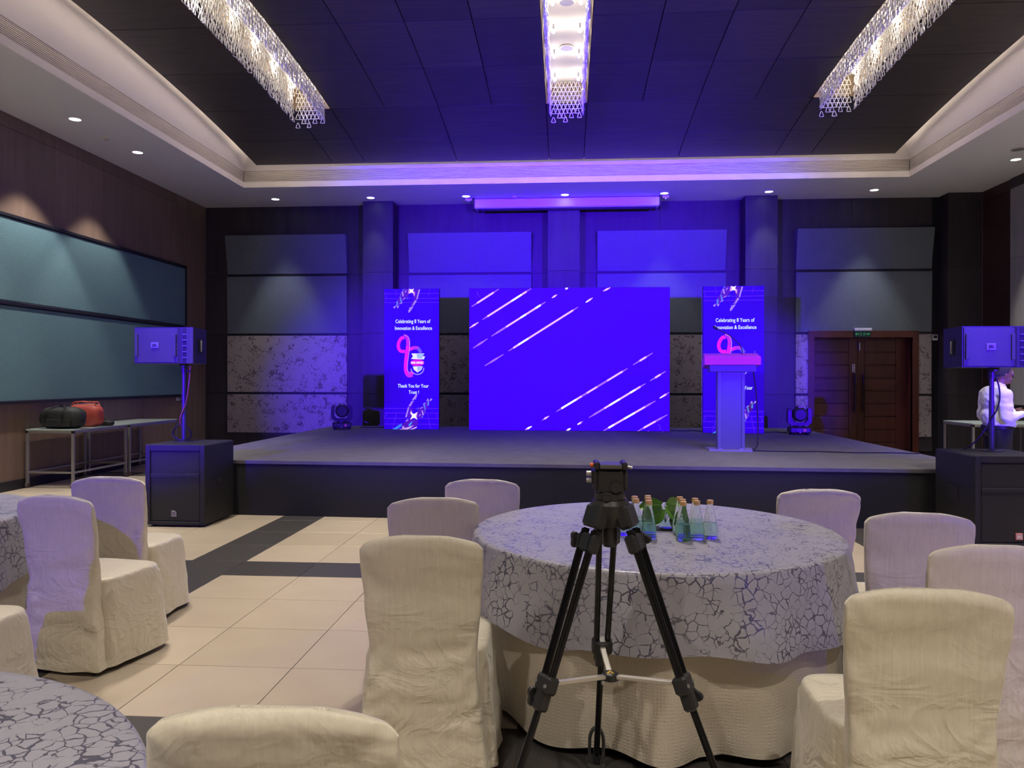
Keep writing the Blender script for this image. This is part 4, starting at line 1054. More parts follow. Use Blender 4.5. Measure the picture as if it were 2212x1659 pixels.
def socket(y, z, label):
    t = thing('wall_socket', label, 'socket', (XL + .006, y, z))
    MB().box(0, .012, -.075, .075, -.05, .05, .004).build('face_plate', m_trimw, t, world=False)
    for dy in (-.03, .03): MB().box(.012, .0145, dy - .018, dy + .018, -.02, .02, .002).build('outlet', M('outlet_grey', (.4, .4, .4), .5), t, world=False)
    return t
s1 = gx(384, 860, XL); s2 = gx(396.5, 860, XL)
socket(s1.y, s1.z, 'white double wall socket with a plug under the teal panel corner')
socket(s2.y, s2.z, 'plain white wall socket under the teal panel, closest to the back wall')
pg = thing('plug', 'small grey plug in the wall socket under the teal panel', 'plug', (XL + .02, s1.y + .03, s1.z))
MB().box(0, .04, -.02, .02, -.02, .02, .004).build('body', M('outlet_grey', (.4, .4, .4), .5), pg, world=False)
MB().tube([(.03, 0, -.015), (.035, .0, -.05), (.03, .01, -.08)], .005, 6).build('cord', m_cable, pg, world=False)

# ================================================================ TABLES
TZ, TR = .755, .845
def cloth_rings(Rt, z_top, z_bot, seed, nf, amp, flare, wob, n=220, m=26, inner=10, dents=()):
    """round cloth over a disc: flat top, rounded edge, hanging folds"""
    rg = []
    ph = random.Random(seed); p1, p2, p3 = [ph.uniform(0, 6.28) for _ in range(3)]
    def fold(a):
        s_ = math.sin(nf * a + p1 + .7 * math.sin(3 * a + p2)) * .6 + math.sin((nf * .55) * 1.0 * a * 1.0 + p3) * 0
        s_ += .55 * noise.noise(Vector((math.cos(a) * 3.1, math.sin(a) * 3.1, seed))) * 2
        return s_
    for j in range(inner):
        r = Rt * (.02 + .96 * j / (inner - 1)); rg.append([Vector((r * math.cos(2 * math.pi * i / n), r * math.sin(2 * math.pi * i / n), z_top)) for i in range(n)])
    for j in range(1, 5):
        t = math.pi / 2 * j / 4; rr = .018
        rg.append([Vector(((Rt - rr * .2 + rr * math.sin(t)) * math.cos(2 * math.pi * i / n), (Rt - rr * .2 + rr * math.sin(t)) * math.sin(2 * math.pi * i / n), z_top - rr * (1 - math.cos(t)))) for i in range(n)])
    for j in range(1, m + 1):
        t = j / m; ring = []
        for i in range(n):
            a = 2 * math.pi * i / n
            zb = z_bot + wob * noise.noise(Vector((math.cos(a) * 2.2, math.sin(a) * 2.2, seed + 9)))
            z = (z_top - .02) * (1 - t) + zb * t
            k = t ** (.8 if flare > 0 else 1.6)
            r = Rt + (.014 if flare > 0 else .005) + flare * k + amp * k * fold(a) + .008 * noise.noise(Vector((a * 6, z * 9, seed)))
            r = max(r, Rt + (.013 if flare > 0 else -.06 * t))
            ring.append(Vector((r * math.cos(a), r * math.sin(a), z)))
        rg.append(ring)
    return rg
def table(x, y, label, cl_label, sk_label, seed):
    t = thing('round_table', label, 'table', (x, y, 0))
    MB().lathe([(.0, TZ - .03), (TR - .012, TZ - .03), (TR - .006, TZ - .026), (TR - .006, TZ - .010), (.0, TZ - .010)], n=64).build('table_top', M('plywood', (.4, .3, .2), .6), t, world=False, smooth=40)
    for k in range(4):
        a = R(45 + 90 * k); MB().cyl((.55 * math.cos(a), .55 * math.sin(a), 0), (.5 * math.cos(a), .5 * math.sin(a), TZ - .03), .02, n=10).build('leg', m_black, t, world=False, smooth=40)
    b = MB().rings(cloth_rings(TR + .002, TZ - .006, .035, seed + 50, 12, .05, -.015, .05), cap0=True, cap1=False)
    o = b.build('underlay_cloth', m_cream2, None, world=False, smooth=70, loc=(x, y, 0)); tag(o, sk_label, 'tablecloth')
    b = MB().rings(cloth_rings(TR + .016, TZ, .43, seed, 11, .042, .045, .11), cap0=True, cap1=False)
    o = b.build('tablecloth', m_grey_cloth, None, world=False, smooth=70, loc=(x, y, 0)); tag(o, cl_label, 'tablecloth')
TC = (.425, 3.80)
table(TC[0], TC[1], 'round banquet table behind the camera tripod, under two cloths', 'silver grey crackle patterned cloth on the table with the bottles', 'cream textured floor length cloth under the grey cloth behind the tripod', 11)
table(-3.78, 3.82, 'round banquet table beside the chairs near the trolleys, under two cloths', 'silver grey crackle patterned cloth on the table beside the two chairs near the trolleys', 'cream cloth hanging below the grey cloth beside the two chairs near the trolleys', 23)
table(-1.55, .98, 'round banquet table at the dark floor band, under two cloths', 'silver grey crackle patterned cloth showing only its flat top and rounded edge', 'cream cloth hidden under the grey cloth that shows only its flat top', 31)

# ================================================================ CHAIRS with fitted covers
def chair_meshes(seed):
    NX, NSD = 26, 5
    def sec(w, t):
        """closed loop: rear face (-y) left to right, right side, front face, left side; returns (x, y, u) """
        out = []
        e = .35
        n = 2 * (NX + NSD)
        for i in range(n):
            a = 2 * math.pi * i / n - math.pi * .75
            f = lambda c, k: math.copysign(abs(c) ** k, c)
            out.append((w / 2 * f(math.cos(a), e), t / 2 * f(math.sin(a), .55)))
        return out
    rg = []; ZT = .903
    zl = [.025 + (.845 - .025) * j / 42 for j in range(43)] + [.845 + .058 * math.sin(math.pi / 2 * j / 8) for j in range(1, 9)]; NV = len(zl) - 1
    for j in range(NV + 1):
        v = j / NV
        z0 = zl[j]
        # width profile
        def lerp(tab, z):
            for (a, va), (b, vb) in zip(tab[:-1], tab[1:]):
                if z <= b:
                    k = (z - a) / (b - a); k = k * k * (3 - 2 * k); return va + (vb - va) * k
            return tab[-1][1]
        w = lerp([(0, .485), (.18, .455), (.40, .405), (.50, .402), (.70, .432), (.86, .452), (.9, .452)], z0)
        t = lerp([(0, .10), (.3, .085), (.48, .075), (.7, .062), (.86, .05), (.9, .045)], z0)
        yc = lerp([(0, .045), (.3, .05), (.48, .055), (.7, .03), (.9, -.005)], z0)
        topk = max(0, (z0 - .872) / (ZT - .872))
        shr = math.sqrt(max(0, 1 - topk ** 2.2 * .80)) if topk > 0 else 1
        ring = []
        for (x, y) in sec(w, t):
            xn = abs(x) / (w / 2)
            z = z0
            # crowned top edge with rounded shoulders
            drop = (.036 * xn ** 2.2 + .016 * (max(0, xn - .88) / .12) ** 1.8) * min(1, max(0, (z0 - .35) / .45))
            z -= drop
            yy = y * shr
            p = Vector((x, yc + yy, z))
            # wrinkles: broad pulls low on the back, fine horizontal gathers near the top
            q = Vector((x * 7 + z * 3, z * 9 - abs(x) * 6, seed * 3.1))
            wr = noise.noise(q) * .009 + noise.noise(q * 2.7) * .005 + noise.noise(Vector((x * 4, z * 46 + x * 9, seed))) * .004 * (1.0 if z0 > .74 else .45)
            wr += (1 - abs(noise.noise(Vector((x * 10 - z * 13, z * 12 + x * 5, seed * 1.7))) * 2)) * .016 * max(0, min(1, (.70 - z0) / .3))
            low = max(0, (.42 - z0) / .42)
            wr += .016 * low * math.sin(x * 22 + seed) * .6
            p.y += wr * (-1 if y < 0 else .5) * (1 if z0 > .03 else .6)
            p.x += .010 * low * noise.noise(Vector((z * 6, seed, y * 20)))
            if j == 0: p.z += .014 * noise.noise(Vector((x * 8, y * 8, seed)))
            ring.append(p)
        rg.append(ring)
    # close the top with two shrinking rings
    last = rg[-1]; c = sum(last, Vector()) / len(last)
    rg.append([Vector((p.x * .985, c.y + (p.y - c.y) * .5, p.z + .001)) for p in last])
    back = MB().rings(rg, cap0=False, cap1=True).mesh('back_cover', smooth=75); back.materials.append(m_cream)
    # seat with skirt to the floor
    rg = []; y0, y1 = .065, .505; n = 88
    def loop(hw, ya, yb, e=.28):
        f = lambda c, k: math.copysign(abs(c) ** k, c)
        return [Vector(((hw) * f(math.cos(2 * math.pi * i / n), e), (ya + yb) / 2 + (yb - ya) / 2 * f(math.sin(2 * math.pi * i / n), e), 0)) for i in range(n)]
    zs = .468
    for k in (.05, .3, .55, .75, .9):
        L_ = loop(.225 * k, (y0 + y1) / 2 - (y1 - y0) / 2 * k, (y0 + y1) / 2 + (y1 - y0) / 2 * k, .45)
        rg.append([Vector((p.x, p.y, zs + .012 * (1 - k) + .004 * noise.noise(p * 14 + Vector((seed, 0, 0))))) for p in L_])
    for k in range(1, 5):
        t = math.pi / 2 * k / 4
        L_ = loop(.212 + .02 * math.sin(t), y0 + .012 - .012 * math.sin(t), y1 - .012 + .02 * math.sin(t), .36)
        rg.append([Vector((p.x, p.y, zs - .028 * (1 - math.cos(t)))) for p in L_])
    NVs = 22
    for k in range(1, NVs + 1):
        t = k / NVs; z = (zs - .03) * (1 - t) + .028 * t
        L_ = loop(.233 + .035 * t, y0 - .0, y1 + .008 + .045 * t, .30)
        ring = []
        for i, p in enumerate(L_):
            d = Vector((p.x, p.y - (y0 + y1) / 2, 0)).normalized(); a = math.atan2(d.y, d.x)
            wv = .011 * t * math.sin(a * 9 + seed) + .012 * t * noise.noise(Vector((a * 2.5, t * 2, seed))) + .005 * noise.noise(Vector((p.x * 14, p.y * 14, z * 12 + seed)))
            wv += .004 * (1 - abs(2 * noise.noise(Vector((a * 7 + z * 9, z * 6, seed + 4)))))
            q = p + d * wv
            if q.y < y0 - .01: q.y = y0 - .01
            q.z = z + (.016 * noise.noise(Vector((a * 2, seed, 3))) if k == NVs else 0)
            ring.append(q)
        rg.append(ring)
    seat = MB().rings(rg, cap0=True, cap1=False).mesh('seat_cover', smooth=75); seat.materials.append(m_cream)
    return back, seat
leg_me = MB().box(-.014, .014, -.014, .014, 0, .44, .003).mesh('leg'); leg_me.materials.append(m_black)
def chair(tl, tr, label, seed, z=.868, lift=0, rz=None, pos=None, sc=1.0):
    if pos is None:
        a, b_ = gz(*tl, z), gz(*tr, z); mid = (a + b_) / 2; d = b_ - a
        ang = math.atan2(d.y, d.x) if rz is None else rz
        pos = (mid.x, mid.y)
    else: ang = rz or 0
    t = thing('banquet_chair', label, 'chair', (pos[0], pos[1], 0), ang)
    bk, se = chair_meshes(seed)
    link('back_cover', bk, None, t); link('seat_cover', se, None, t)
    for x in (-.185, .185):
        for y in (.055, .45):
            o = link('leg', leg_me, None, t); o.location = (x, y, 0)
    t.scale = (sc, sc, z / .868)
    return t
chair((784, 1172), (1040, 1180), 'cream covered chair with its wide wrinkled back beside the tripod and the grey table', 1, z=.882, rz=.03)
chair((838, 1092), (1032, 1085), 'cream covered chair standing between two others on the stage-left side of the bottle table', 2, rz=.16)
chair((962, 1045), (1123, 1048), 'cream covered chair showing only its back, between the bottle table and the stage', 3, z=.855)
chair((1677, 1068), (1859, 1068), 'cream covered chair standing between the bottle table and the stage on the door side', 4, z=.835, sc=1.05)
chair((1873, 1122), (2098, 1124), 'cream covered chair with tightly gathered cover in front of the red badge subwoofer', 5, z=.874, rz=-.08)
chair((2012, 1195), (2272, 1197), 'cream covered chair cut by the picture edge, behind the chair with the bright pleated seat', 6)
chair((1828, 1290), (2182, 1300), 'cream covered chair with a bright pleated seat showing beside the tripod table', 7)
chair((332, 1560), (852, 1568), 'cream covered chair of which only the rounded top shows, beside the flat grey cloth', 8)
chair((27, 1082), (217, 1085), 'cream covered chair with a black leg showing below its lifted hem', 9, rz=-.17)
chair((156, 1040), (315, 1042), 'cream covered chair with violet light on its back beside the subwoofer', 10, rz=.02)
chair(None, None, 'cream covered chair of which only a seat corner shows beside the chair with lifted hem', 12, pos=(-2.60, 2.80), rz=.04)

# ================================================================ BOTTLES and plant on the centre table
m_bglass = M('clear_bottle_glass', (.95, .985, .965), .02, trans=.98, ior=1.14)
m_water = M('sparkling_water', (.70, .93, .80), .05, trans=.93, ior=1.03)
m_cap = M('gold_cap', (.85, .55, .18), .35, .35)
BT = TZ + .001
proto = thing('water_bottle', 'clear cone shaped glass water bottle with gold cap on the grey cloth', 'bottle', (0, 0, BT))
MB().lathe([(.0, .0), (.030, .0), (.033, .005), (.0335, .045), (.031, .062), (.024, .10), (.0165, .135), (.0135, .150), (.0135, .160), (.0, .160)], n=24).build('glass', m_bglass, proto, world=False, smooth=50)
MB().lathe([(.0, .0075), (.0312, .0085), (.0314, .045), (.0294, .062), (.0275, .072), (.0, .072)], n=24).build('water', m_water, proto, world=False, smooth=50)
MB().lathe([(.0, .176), (.0135, .176), (.0150, .174), (.0150, .157), (.0, .157)], n=20).build('cap', m_cap, proto, world=False, smooth=40)
caps = [(1345.5, 1076), (1366.7, 1074), (1367.8, 1078.5), (1390.5, 1072.5), (1394, 1077), (1396, 1082), (1468.6, 1075), (1474.5, 1080), (1476, 1085), (1496.3, 1078), (1503, 1083.5), (1522.7, 1081.7)]
names_l = 'clear cone shaped water bottle with gold cap, in the cluster beside the tripod head'
names_r = 'clear cone shaped water bottle with gold cap, in the cluster beyond the plant'
place = []
for k, (px, py) in enumerate(caps):
    q = gz(px, py - 2, BT + .176)
    xy = Vector((q.x, q.y))
    for _ in range(6):                      # keep bottles from touching one another
        for r_ in place:
            d = xy - r_
            if d.length < .0705: xy = r_ + d.normalized() * .0705
    place.append(xy)
    t = proto if k == 0 else copy_tree(proto)
    t.location = (xy.x, xy.y, BT)
    t['label'] = names_l if k < 6 else names_r; t['group'] = 'bottles next to the tripod' if k < 6 else 'bottles beyond the plant'
vc = gz(1437, 1142, BT)
vase = thing('potted_plant', 'small money plant with broad green leaves in a glass on the grey cloth', 'plant', (vc.x, vc.y, BT))
MB().lathe([(.0, .0), (.028, .0), (.031, .004), (.033, .055), (.0315, .055), (.0295, .006), (.0, .005)], n=20).build('glass_vase', m_bglass, vase, world=False, smooth=50)
MB().lathe([(.0, .0055), (.029, .0065), (.031, .04), (.0, .04)], n=20).build('water', m_water, vase, world=False, smooth=50)
MB().lathe([(.0, -.0005), (.06, -.0005), (.065, .004), (.06, .003), (.0, .001)], n=24).build('coaster', m_blackm, vase, world=False, smooth=50)
m_leaf = M('leaf_green', (.10, .30, .025), .35, var=((30, 30, 30), .6, (.06, .20, .015)), sheen=.1); m_leaf2 = M('leaf_light', (.22, .46, .06), .35); m_stem = M('stem_green', (.16, .32, .06), .5)
def leaf(base, dirv, up, L_, w, mat, curl=.25):
    d = Vector(dirv).normalized(); s_ = d.cross(Vector(up)).normalized(); n_ = s_.cross(d).normalized()
    vs = []; fs = []; NL, NW = 10, 6
    for i in range(NL + 1):
        t = i / NL; hw = w / 2 * (math.sin(math.pi * min(1, t * .93 + .09)) ** .7) * (1 - .25 * t) if t < 1 else 0.0005
        if t < .12: hw *= .75 + t * 2
        for j in range(NW + 1):
            u = j / NW * 2 - 1
            p = Vector(base) + d * (L_ * t) - n_ * (curl * L_ * t * t) + s_ * (hw * u) + n_ * (abs(u) * hw * .28 - .004 * (1 - abs(u)))
            if t < .1: p -= d * (L_ * .1 * abs(u))
            vs.append(p)
    for i in range(NL):
        for j in range(NW): fs.append((i * (NW + 1) + j, i * (NW + 1) + j + 1, (i + 1) * (NW + 1) + j + 1, (i + 1) * (NW + 1) + j))
    n0 = len(vs); vs += [p - n_ * .0012 for p in vs]; fs += [tuple(q + n0 for q in reversed(f)) for f in fs]
    lf = MB().add(vs, fs).build('leaf', mat, vase, world=False, smooth=80)
    MB().tube([Vector(base) + d * (L_ * t) - n_ * (curl * L_ * t * t) - n_ * .002 + n_ * .0008 for t in (.02, .3, .6, .92)], [.0015, .0013, .001, .0004], 5).build('midrib', m_leaf2, lf, world=False)
    MB().tube([(0, 0, .03), (Vector(base) * .5 + Vector((0, 0, .06)) * .5), base], .002, 5).build('stem', m_stem, lf, world=False)
# facing the room: leaves turn their upper side to the guests
leaf((-.02, -.03, .10), (-.70, -.35, -.60), (.1, -.9, .5), .115, .095, m_leaf)
leaf((-.02, .0, .115), (-.95, -.1, .0), (.0, -.8, .7), .115, .085, m_leaf)
leaf((.005, -.03, .115), (.55, -.45, -.62), (.3, -.8, .6), .105, .080, m_leaf)
leaf((.01, .0, .11), (.85, -.1, .25), (-.2, -.8, .6), .085, .085, m_leaf2)
leaf((.025, -.03, .065), (.35, -.35, -.9), (.2, -.9, .2), .07, .045, M('leaf_dusty', (.16, .22, .12), .5))

# ================================================================ TRIPOD
TX, TY = .145, 2.56
tp = thing('camera_tripod', 'black video tripod with fluid head and silver spreader in front of the grey table', 'tripod', (TX, TY, 0))
APX = 1.055
feet = []
for ang, rad in ((94, .40), (214, .44), (-25, .44)):
    feet.append(Vector((rad * math.cos(R(ang)), rad * math.sin(R(ang)), 0)))
hub = MB().lathe([(.0, 1.005), (.03, 1.0), (.045, 1.02), (.062, 1.04), (.066, 1.075), (.055, 1.09), (.0, 1.09)], n=24).build('crown', m_plastic, tp, world=False, smooth=40)
MB().lathe([(.0, .935), (.022, .935), (.026, .95), (.026, 1.0), (.0, 1.0)], n=16).build('bowl_clamp', m_plastic, tp, world=False, smooth=40)
sp_pts = []
for k, ft in enumerate(feet):
    d = Vector((ft.x, ft.y, 0)).normalized(); sd = Vector((-d.y, d.x, 0))
    top = d * .055 + Vector((0, 0, APX)); ax = (ft - top); L_ = ax.length; ax.normalize()
    mid = top + ax * (L_ * .505)                      # end of the twin tubes
    lg = MB()
    for s_ in (-1, 1):
        a0 = top + sd * s_ * .026 + ax * .06; a1 = mid + sd * s_ * .019
        lg.cyl(a0, a1, .0105, n=12)
        lg.cyl(a0 + d * .012, a1 + d * .010, .006, n=8)
    leg = lg.build('leg', m_tube, tp, world=False, smooth=40)
    def fr3(o, u): # frame along leg
        z = u.normalized(); x = sd; y = z.cross(x).normalized(); m = Matrix((x, y, z)).transposed().to_4x4(); m.translation = o; return m
    F0 = fr3(top, ax)
    MB().box(-.042, .042, -.028, .020, -.02, .055, .010, mt=F0).build('shoulder', m_plastic, leg, world=False)
    MB().box(-.044, .044, -.022, .016, .075, .135, .008, mt=F0).build('upper_clamp', m_plastic, leg, world=False)
    kn = MB().cyl(F0 @ Vector((0, .016 if False else -.02, .10)), F0 @ Vector((0, -.05, .10)), .010, n=10)
    s_k = 1 if k == 2 else -1
    if k != 0: kn = MB().cyl(F0 @ Vector((s_k * -.03 if False else (-.044 if k == 1 else .044) * (1 if True else 1), 0, .10)), F0 @ Vector(((-.07 if k == 1 else .07), 0, .10)), .012, n=10)
    kn.build('knob_shaft', m_plastic, leg, world=False)
    def knob(c, n_, r=.028):
        n_ = Vector(n_).normalized(); x, y = MB().frame(n_); b = MB(); P = []
        for q in range(24):
            a = 2 * math.pi * q / 24; rr = r * (1 + .22 * math.cos(3 * a)); P.append(x * rr * math.cos(a) + y * rr * math.sin(a))
        b.rings([[c + p * .92 for p in P], [c + p + n_ * .004 for p in P], [c + p + n_ * .012 for p in P], [c + p * .8 + n_ * .017 for p in P]]); return b
    sgn = (0, -1, 1)[k]
    # twist knobs face outwards, seen beside each front leg
    side = sd * (-1 if (sd.x > 0) != (ft.x > 0) else 1)
    if k == 0: side = d
    knob(top + ax * .105 + side * .055 - d * .0, side, .024).build('upper_knob', m_plastic, leg, world=False, smooth=35)
    # middle bracket, lower tube, knob
    F1 = fr3(mid, ax)
    MB().box(-.036, .036, -.024, .022, -.035, .02, .008, mt=F1).build('mid_bracket', m_plastic, leg, world=False)
    MB().box(-.022, .022, -.020, .020, .0, .075, .007, mt=F1).build('lower_clamp', m_plastic, leg, world=False)
    for s_ in (-1, 1): MB().cyl(F1 @ Vector((s_ * .026, .022, -.005)), F1 @ Vector((s_ * .026, .026, -.005)), .006, n=8).build('screw', m_chrome, leg, world=False)
    MB().cyl(mid + ax * .045 + side * .018, mid + ax * .045 + side * .04, .010, n=10).build('knob_shaft', m_plastic, leg, world=False)
    knob(mid + ax * .045 + side * .038, side, .027).build('lower_knob', m_plastic, leg, world=False, smooth=35)
    MB().cyl(mid, ft + Vector((0, 0, .05)) - ax * 0, .0115, n=12).build('lower_tube', m_tube, leg, world=False, smooth=40)
    # rubber shoe: ring bracket and pad
    fo = MB()
    c0 = ft + Vector((0, 0, .012))
    fo.lathe([(.0, .0), (.034, .0), (.037, .006), (.034, .014), (.02, .02), (.0, .02)], c=ft, n=20)
    foot = fo.build('rubber_foot', M('foot_rubber', (.05, .05, .052), .5), leg, world=False, smooth=40)
    lp = [ft + sd * (.027 * math.cos(R(a))) + Vector((0, 0, .07 + .058 * math.sin(R(a)))) + (Vector((0, 0, .03)) if math.sin(R(a)) > 0 else Vector((0, 0, -.0))) + d * .0 for a in range(0, 360, 20)]
    MB().tube(lp, .007, 6, closed=True).build('foot_strap', M('foot_rubber', (.05, .05, .052), .5), foot, world=False, smooth=40)
    MB().box(-.012, .012, -.012, .012, .02, .075, .003, mt=Matrix.Translation(ft)).build('spike_block', m_plastic, foot, world=False)
    sp_pts.append(mid + ax * -.005 - d * .02)
ctr = sum(sp_pts, Vector()) / 3 - Vector((0, 0, .018))
sp = MB().lathe([(.0, -.012), (.024, -.012), (.027, -.006), (.027, .008), (.022, .012), (.0, .012)], c=ctr, n=24).build('spreader_hub', m_plastic, tp, world=False, smooth=40)
MB().prism([(-.013, -.010), (.013, -.010), (.0, .015)], .0122, .0132, 'z', mt=Matrix.Translation(ctr)).build('hub_emblem', M('emblem_gold', (.75, .45, .06), .4), sp, world=False)
MB().prism([(-.004, -.010), (.004, -.010), (.0, .004)], .0132, .0138, 'z', mt=Matrix.Translation(ctr)).build('emblem_notch', m_black, sp, world=False)
for q in sp_pts:
    d = (q - ctr); L_ = d.length; d.normalize(); s_ = Vector((-d.y, d.x, 0)).normalized(); n_ = d.cross(s_)
    m = Matrix((d, s_, n_)).transposed().to_4x4(); m.translation = ctr
    MB().box(.02, L_, -.0095, .0095, -.006, .006, .0015, mt=m).build('spreader_arm', m_alu, sp, world=False)
    MB().cyl(ctr + d * .03 - n_ * 0 + Vector((0, 0, -.012)) + s_ * .0, ctr + d * .03 + Vector((0, 0, -.024)), .005, n=8).build('rivet', m_chrome, sp, world=False)
# fluid head
hz = 1.09
MB().lathe([(.0, hz - .01), (.046, hz - .01), (.05, hz + .002), (.05, hz + .022), (.044, hz + .028), (.0, hz + .028)], n=28).build('pan_base', m_plastic, tp, world=False, smooth=40)
hd = MB().box(-.045, .045, -.04, .045, hz + .02, hz + .105, .010).build('head_body', m_plastic, tp, world=False)
for s_ in (-1, 1):
    MB().box(s_ * .038, s_ * .056, -.035, .04, hz + .03, hz + .10, .008).build('side_plate', m_plastic, hd, world=False)
    MB().box(s_ * .036, s_ * .054, -.045, .055, hz + .10, hz + .125, .004).build('clamp_rail', m_plastic, hd, world=False)
MB().box(-.036, .036, -.05, .06, hz + .104, hz + .118, .003).build('quick_plate', M('plate_grey', (.10, .095, .10), .35), hd, world=False)
MB().cyl((.015, -.04, hz + .045), (.015, -.054, hz + .045), .018, n=18).build('tension_dial', m_plastic, hd, world=False, smooth=40)
MB().cyl((-.015, -.048, hz + .012), (-.015, -.06, hz + .012), .012, n=12).build('pan_lock', m_plastic, hd, world=False, smooth=40)
MB().cyl((-.055, .0, hz + .112), (-.066, .0, hz + .112), .007, n=10).build('red_button', M('button_orange', (.9, .16, .02), .35), hd, world=False, smooth=40)
MB().cyl((.055, .0, hz + .108), (.072, .0, hz + .104), .006, n=10).build('plate_lever', m_chrome, hd, world=False, smooth=40)
for z in (.062, .084):
    MB().cyl((-.056, .0, hz + z), (-.078, .0, hz + z), .009, n=10).build('lock_lever', m_chrome, hd, world=False, smooth=40)
MB().box(-.062, -.054, -.02, .03, hz + .05, hz + .095, .003).build('lever_mount', m_plastic, hd, world=False)

# ================================================================ PERSON in white shirt behind the subwoofer
PX, PY = 4.98, 9.3
man = thing('person', 'man in white shirt and dark trousers standing sideways behind the speaker pole', 'person', (PX, PY, 0))
def remesh(b, name, mat, parent, voxel, it=4, smooth=True):
    me = b.mesh(name); ob = bpy.data.objects.new(name, me); COL.objects.link(ob)
    md = ob.modifiers.new('r', 'REMESH'); md.mode = 'VOXEL'; md.voxel_size = voxel
    if it: sm = ob.modifiers.new('s', 'SMOOTH'); sm.iterations = it; sm.factor = .5
    m2 = evaluated(ob); bpy.data.objects.remove(ob)
    for p in m2.polygons: p.use_smooth = True
    m2.name = name; m2.materials.clear()
    return link(name, m2, mat, parent)
m_skin = M('brown_skin', (.20, .095, .062), .5); m_shirt = M('white_shirt', (.75, .74, .74), .75, bump=((22, 22, 22), .5))
m_trous = M('dark_trousers', (.014, .014, .020), .8); m_hair = M('dark_hair', (.025, .022, .02), .7, bump=((120, 120, 120), .6))
HX, HZ = .06, 1.56                                  # head centre, facing +x
b = MB()
b.ball((HX, 0, HZ + .012), (.098, .076, .108), 20, 14)                        # skull
b.ball((HX + .035, 0, HZ - .06), (.062, .058, .066), 16, 10)                  # jaw
b.ball((HX + .070, 0, HZ - .098), (.024, .026, .020), 10, 8)                  # chin
b.capsule((HX + .094, 0, HZ + .012), (HX + .112, 0, HZ - .024), .009, .013, 10)  # nose
b.ball((HX + .086, 0, HZ + .03), (.018, .045, .012), 10, 8)                   # brow
b.ball((HX + .094, 0, HZ - .056), (.012, .024, .007), 10, 8); b.ball((HX + .092, 0, HZ - .068), (.012, .022, .008), 10, 8)   # lips
for s_ in (-1, 1): b.ball((HX - .008, s_ * .077, HZ - .008), (.020, .010, .032), 12, 8)    # ears
b.capsule((HX - .045, 0, HZ - .16), (HX - .012, 0, HZ - .05), .062, .056, 16)    # neck
b.capsule((.02, 0, 1.0), (.0, 0, 1.28), .115, .11, 18)
b.capsule((-.02, -.14, 1.32), (-.02, .14, 1.32), .075, .075, 14)
for s_ in (-1, 1):
    sh = Vector((-.025, s_ * .195, 1.315)); el = Vector((-.035, s_ * .25, 1.055)); wr = Vector((.19, s_ * .155, 1.10))
    b.capsule(sh, el, .052, .042, 12); b.capsule(el, wr, .042, .028, 12)
    pm = Vector((.265, s_ * .125, 1.115))
    b.capsule(wr, pm, .026, .030, 12); b.ball(pm, (.042, .024, .032), 12, 8)
    inw = -s_
    for k, (ln, dz) in enumerate(((.070, .024), (.080, .008), (.075, -.008), (.060, -.022))):    # fingers curled inwards
        f0 = pm + Vector((.030, inw * .004, dz)); f1 = f0 + Vector((ln * .5, inw * .012, .0)); f2 = f1 + Vector((ln * .30, inw * .030, -.002)); 
        b.capsule(f0, f1, .0095, .0088, 8); b.capsule(f1, f2, .0088, .0075, 8)
    t0 = pm + Vector((-.015, inw * .018, .022)); t1 = t0 + Vector((.035, inw * .018, .016)); t2 = t1 + Vector((.028, inw * .004, .004))
    b.capsule(t0, t1, .0115, .010, 8); b.capsule(t1, t2, .010, .008, 8)
    hp = Vector((0, s_ * .095, .90)); kn = Vector((.015, s_ * .10, .49)); an = Vector((-.02, s_ * .10, .09))
    b.capsule(hp, kn, .085, .058, 14); b.capsule(kn, an, .056, .038, 12); b.capsule(an + Vector((0, 0, -.045)), an + Vector((.14, 0, -.05)), .036, .03, 10)
body = remesh(b, 'body', m_skin, man, .0065, 5)
# shirt: heavy torso, sleeves to the wrist, collar
b = MB()
b.ball((-.015, 0, 1.25), (.150, .205, .165), 20, 14); b.ball((.010, 0, 1.07), (.180, .195, .175), 20, 14); b.ball((.02, 0, .98), (.172, .185, .085), 18, 10)
b.capsule((-.03, -.15, 1.335), (-.03, .15, 1.335), .078, .078, 14)
b.ball((-.055, 0, 1.30), (.105, .16, .12), 16, 10)
for s_ in (-1, 1):
    sh = Vector((-.025, s_ * .195, 1.315)); el = Vector((-.035, s_ * .25, 1.055)); wr = Vector((.165, s_ * .165, 1.097))
    b.capsule(sh, el, .080, .064, 14); b.capsule(el, wr, .064, .044, 14)
b.capsule((HX - .060, 0, 1.375), (HX - .05, 0, 1.41), .085, .072, 16)
shirt = remesh(b, 'shirt', m_shirt, man, .011, 4)
for v in shirt.data.vertices:
    q = v.co; n_ = noise.noise(Vector((q.x * 9 + q.z * 14, q.y * 7, q.z * 10 - q.x * 8))) * .010 + noise.noise(Vector((q.x * 26, q.y * 20, q.z * 34))) * .004
    v.co = q + v.normal * n_
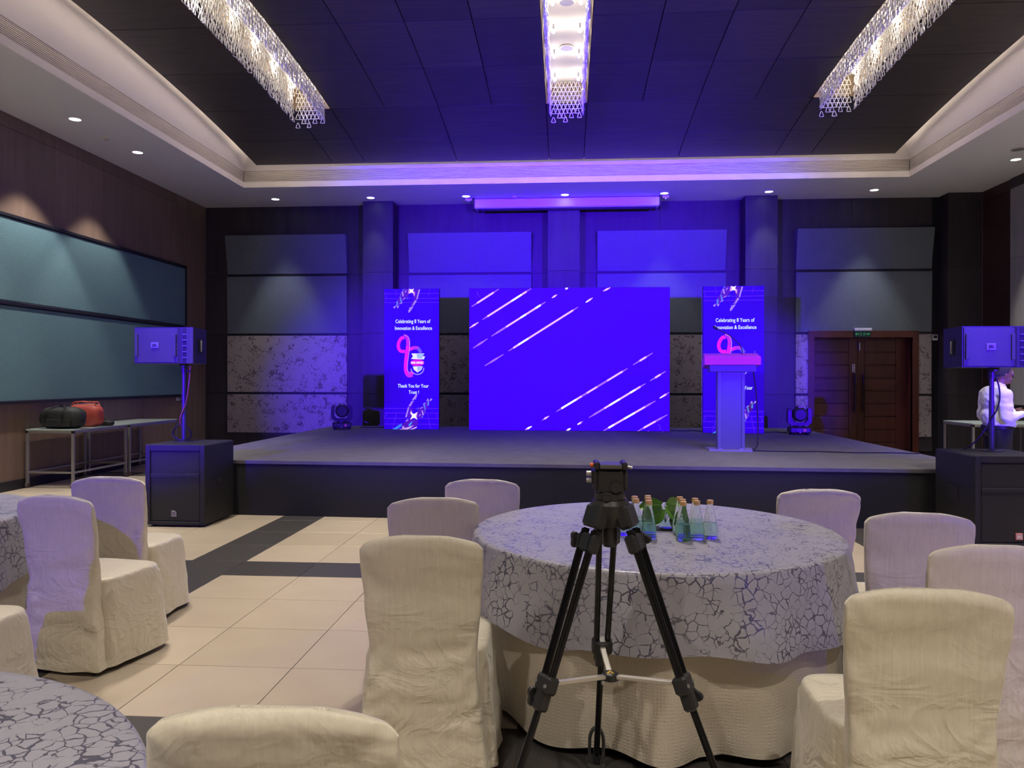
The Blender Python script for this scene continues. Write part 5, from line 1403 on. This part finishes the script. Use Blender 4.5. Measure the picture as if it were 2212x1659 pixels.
cb = MB().rings([[Vector((HX - .048 + r * math.cos(a) * 1.05, r * math.sin(a), z + .012 * math.cos(a) * -1)) for a in [2 * math.pi * i / 24 for i in range(24)]] for r, z in ((.082, 1.385), (.072, 1.425), (.066, 1.428), (.066, 1.39))], cap0=False, cap1=False)
cb.build('collar', m_shirt, shirt, world=False, smooth=60)
b = MB()
b.ball((0, 0, .91), (.158, .175, .09), 18, 10)
for s_ in (-1, 1):
    hp = Vector((0, s_ * .09, .88)); kn = Vector((.015, s_ * .10, .49)); an = Vector((-.02, s_ * .10, .07))
    b.capsule(hp, kn, .108, .078, 14); b.capsule(kn, an, .076, .062, 12)
remesh(b, 'trousers', m_trous, man, .012, 4)
MB().rings([[Vector((.0 + .166 * math.cos(a), .182 * math.sin(a), z)) for a in [2 * math.pi * i / 32 for i in range(32)]] for z in (.925, .962)], False, False).build('belt', m_black, man, world=False, smooth=60)
for s_ in (-1, 1):
    MB().ball((.04, s_ * .10, .035), (.135, .048, .035), 16, 8).build('shoe', m_black, man, world=False, smooth=60)
    MB().ball((HX + .083, s_ * .030, HZ + .012), .0125, 10, 8).build('eye', M('eye_white', (.6, .58, .55), .3), man, world=False, smooth=60)
# hair: cap over crown, back and temples
hb = MB(); vs = []; fs = []; na, nt = 28, 12
for j in range(nt + 1):
    for i in range(na):
        a = 2 * math.pi * i / na
        front = max(0, math.cos(a))                         # hairline high at the brow, low at the nape
        tmax = R(118) - R(66) * front ** .8 - R(8) * (1 - abs(math.cos(a)))
        t = tmax * j / nt
        k = 1.06 + .02 * noise.noise(Vector((i * .8, j * .9, 1)))
        vs.append(Vector((HX + k * .103 * math.sin(t) * math.cos(a) - .006, k * .081 * math.sin(t) * math.sin(a), HZ + .014 + k * .112 * math.cos(t))))
for j in range(nt): fs += [(j * na + i, (j + 1) * na + i, (j + 1) * na + (i + 1) % na, j * na + (i + 1) % na) for i in range(na)]
hb.add(vs, fs).build('hair', m_hair, man, world=False, smooth=70)
MB().capsule((HX + .104, -.02, HZ - .042), (HX + .104, .02, HZ - .042), .007, .007, 8).build('moustache', m_hair, man, world=False, smooth=60)
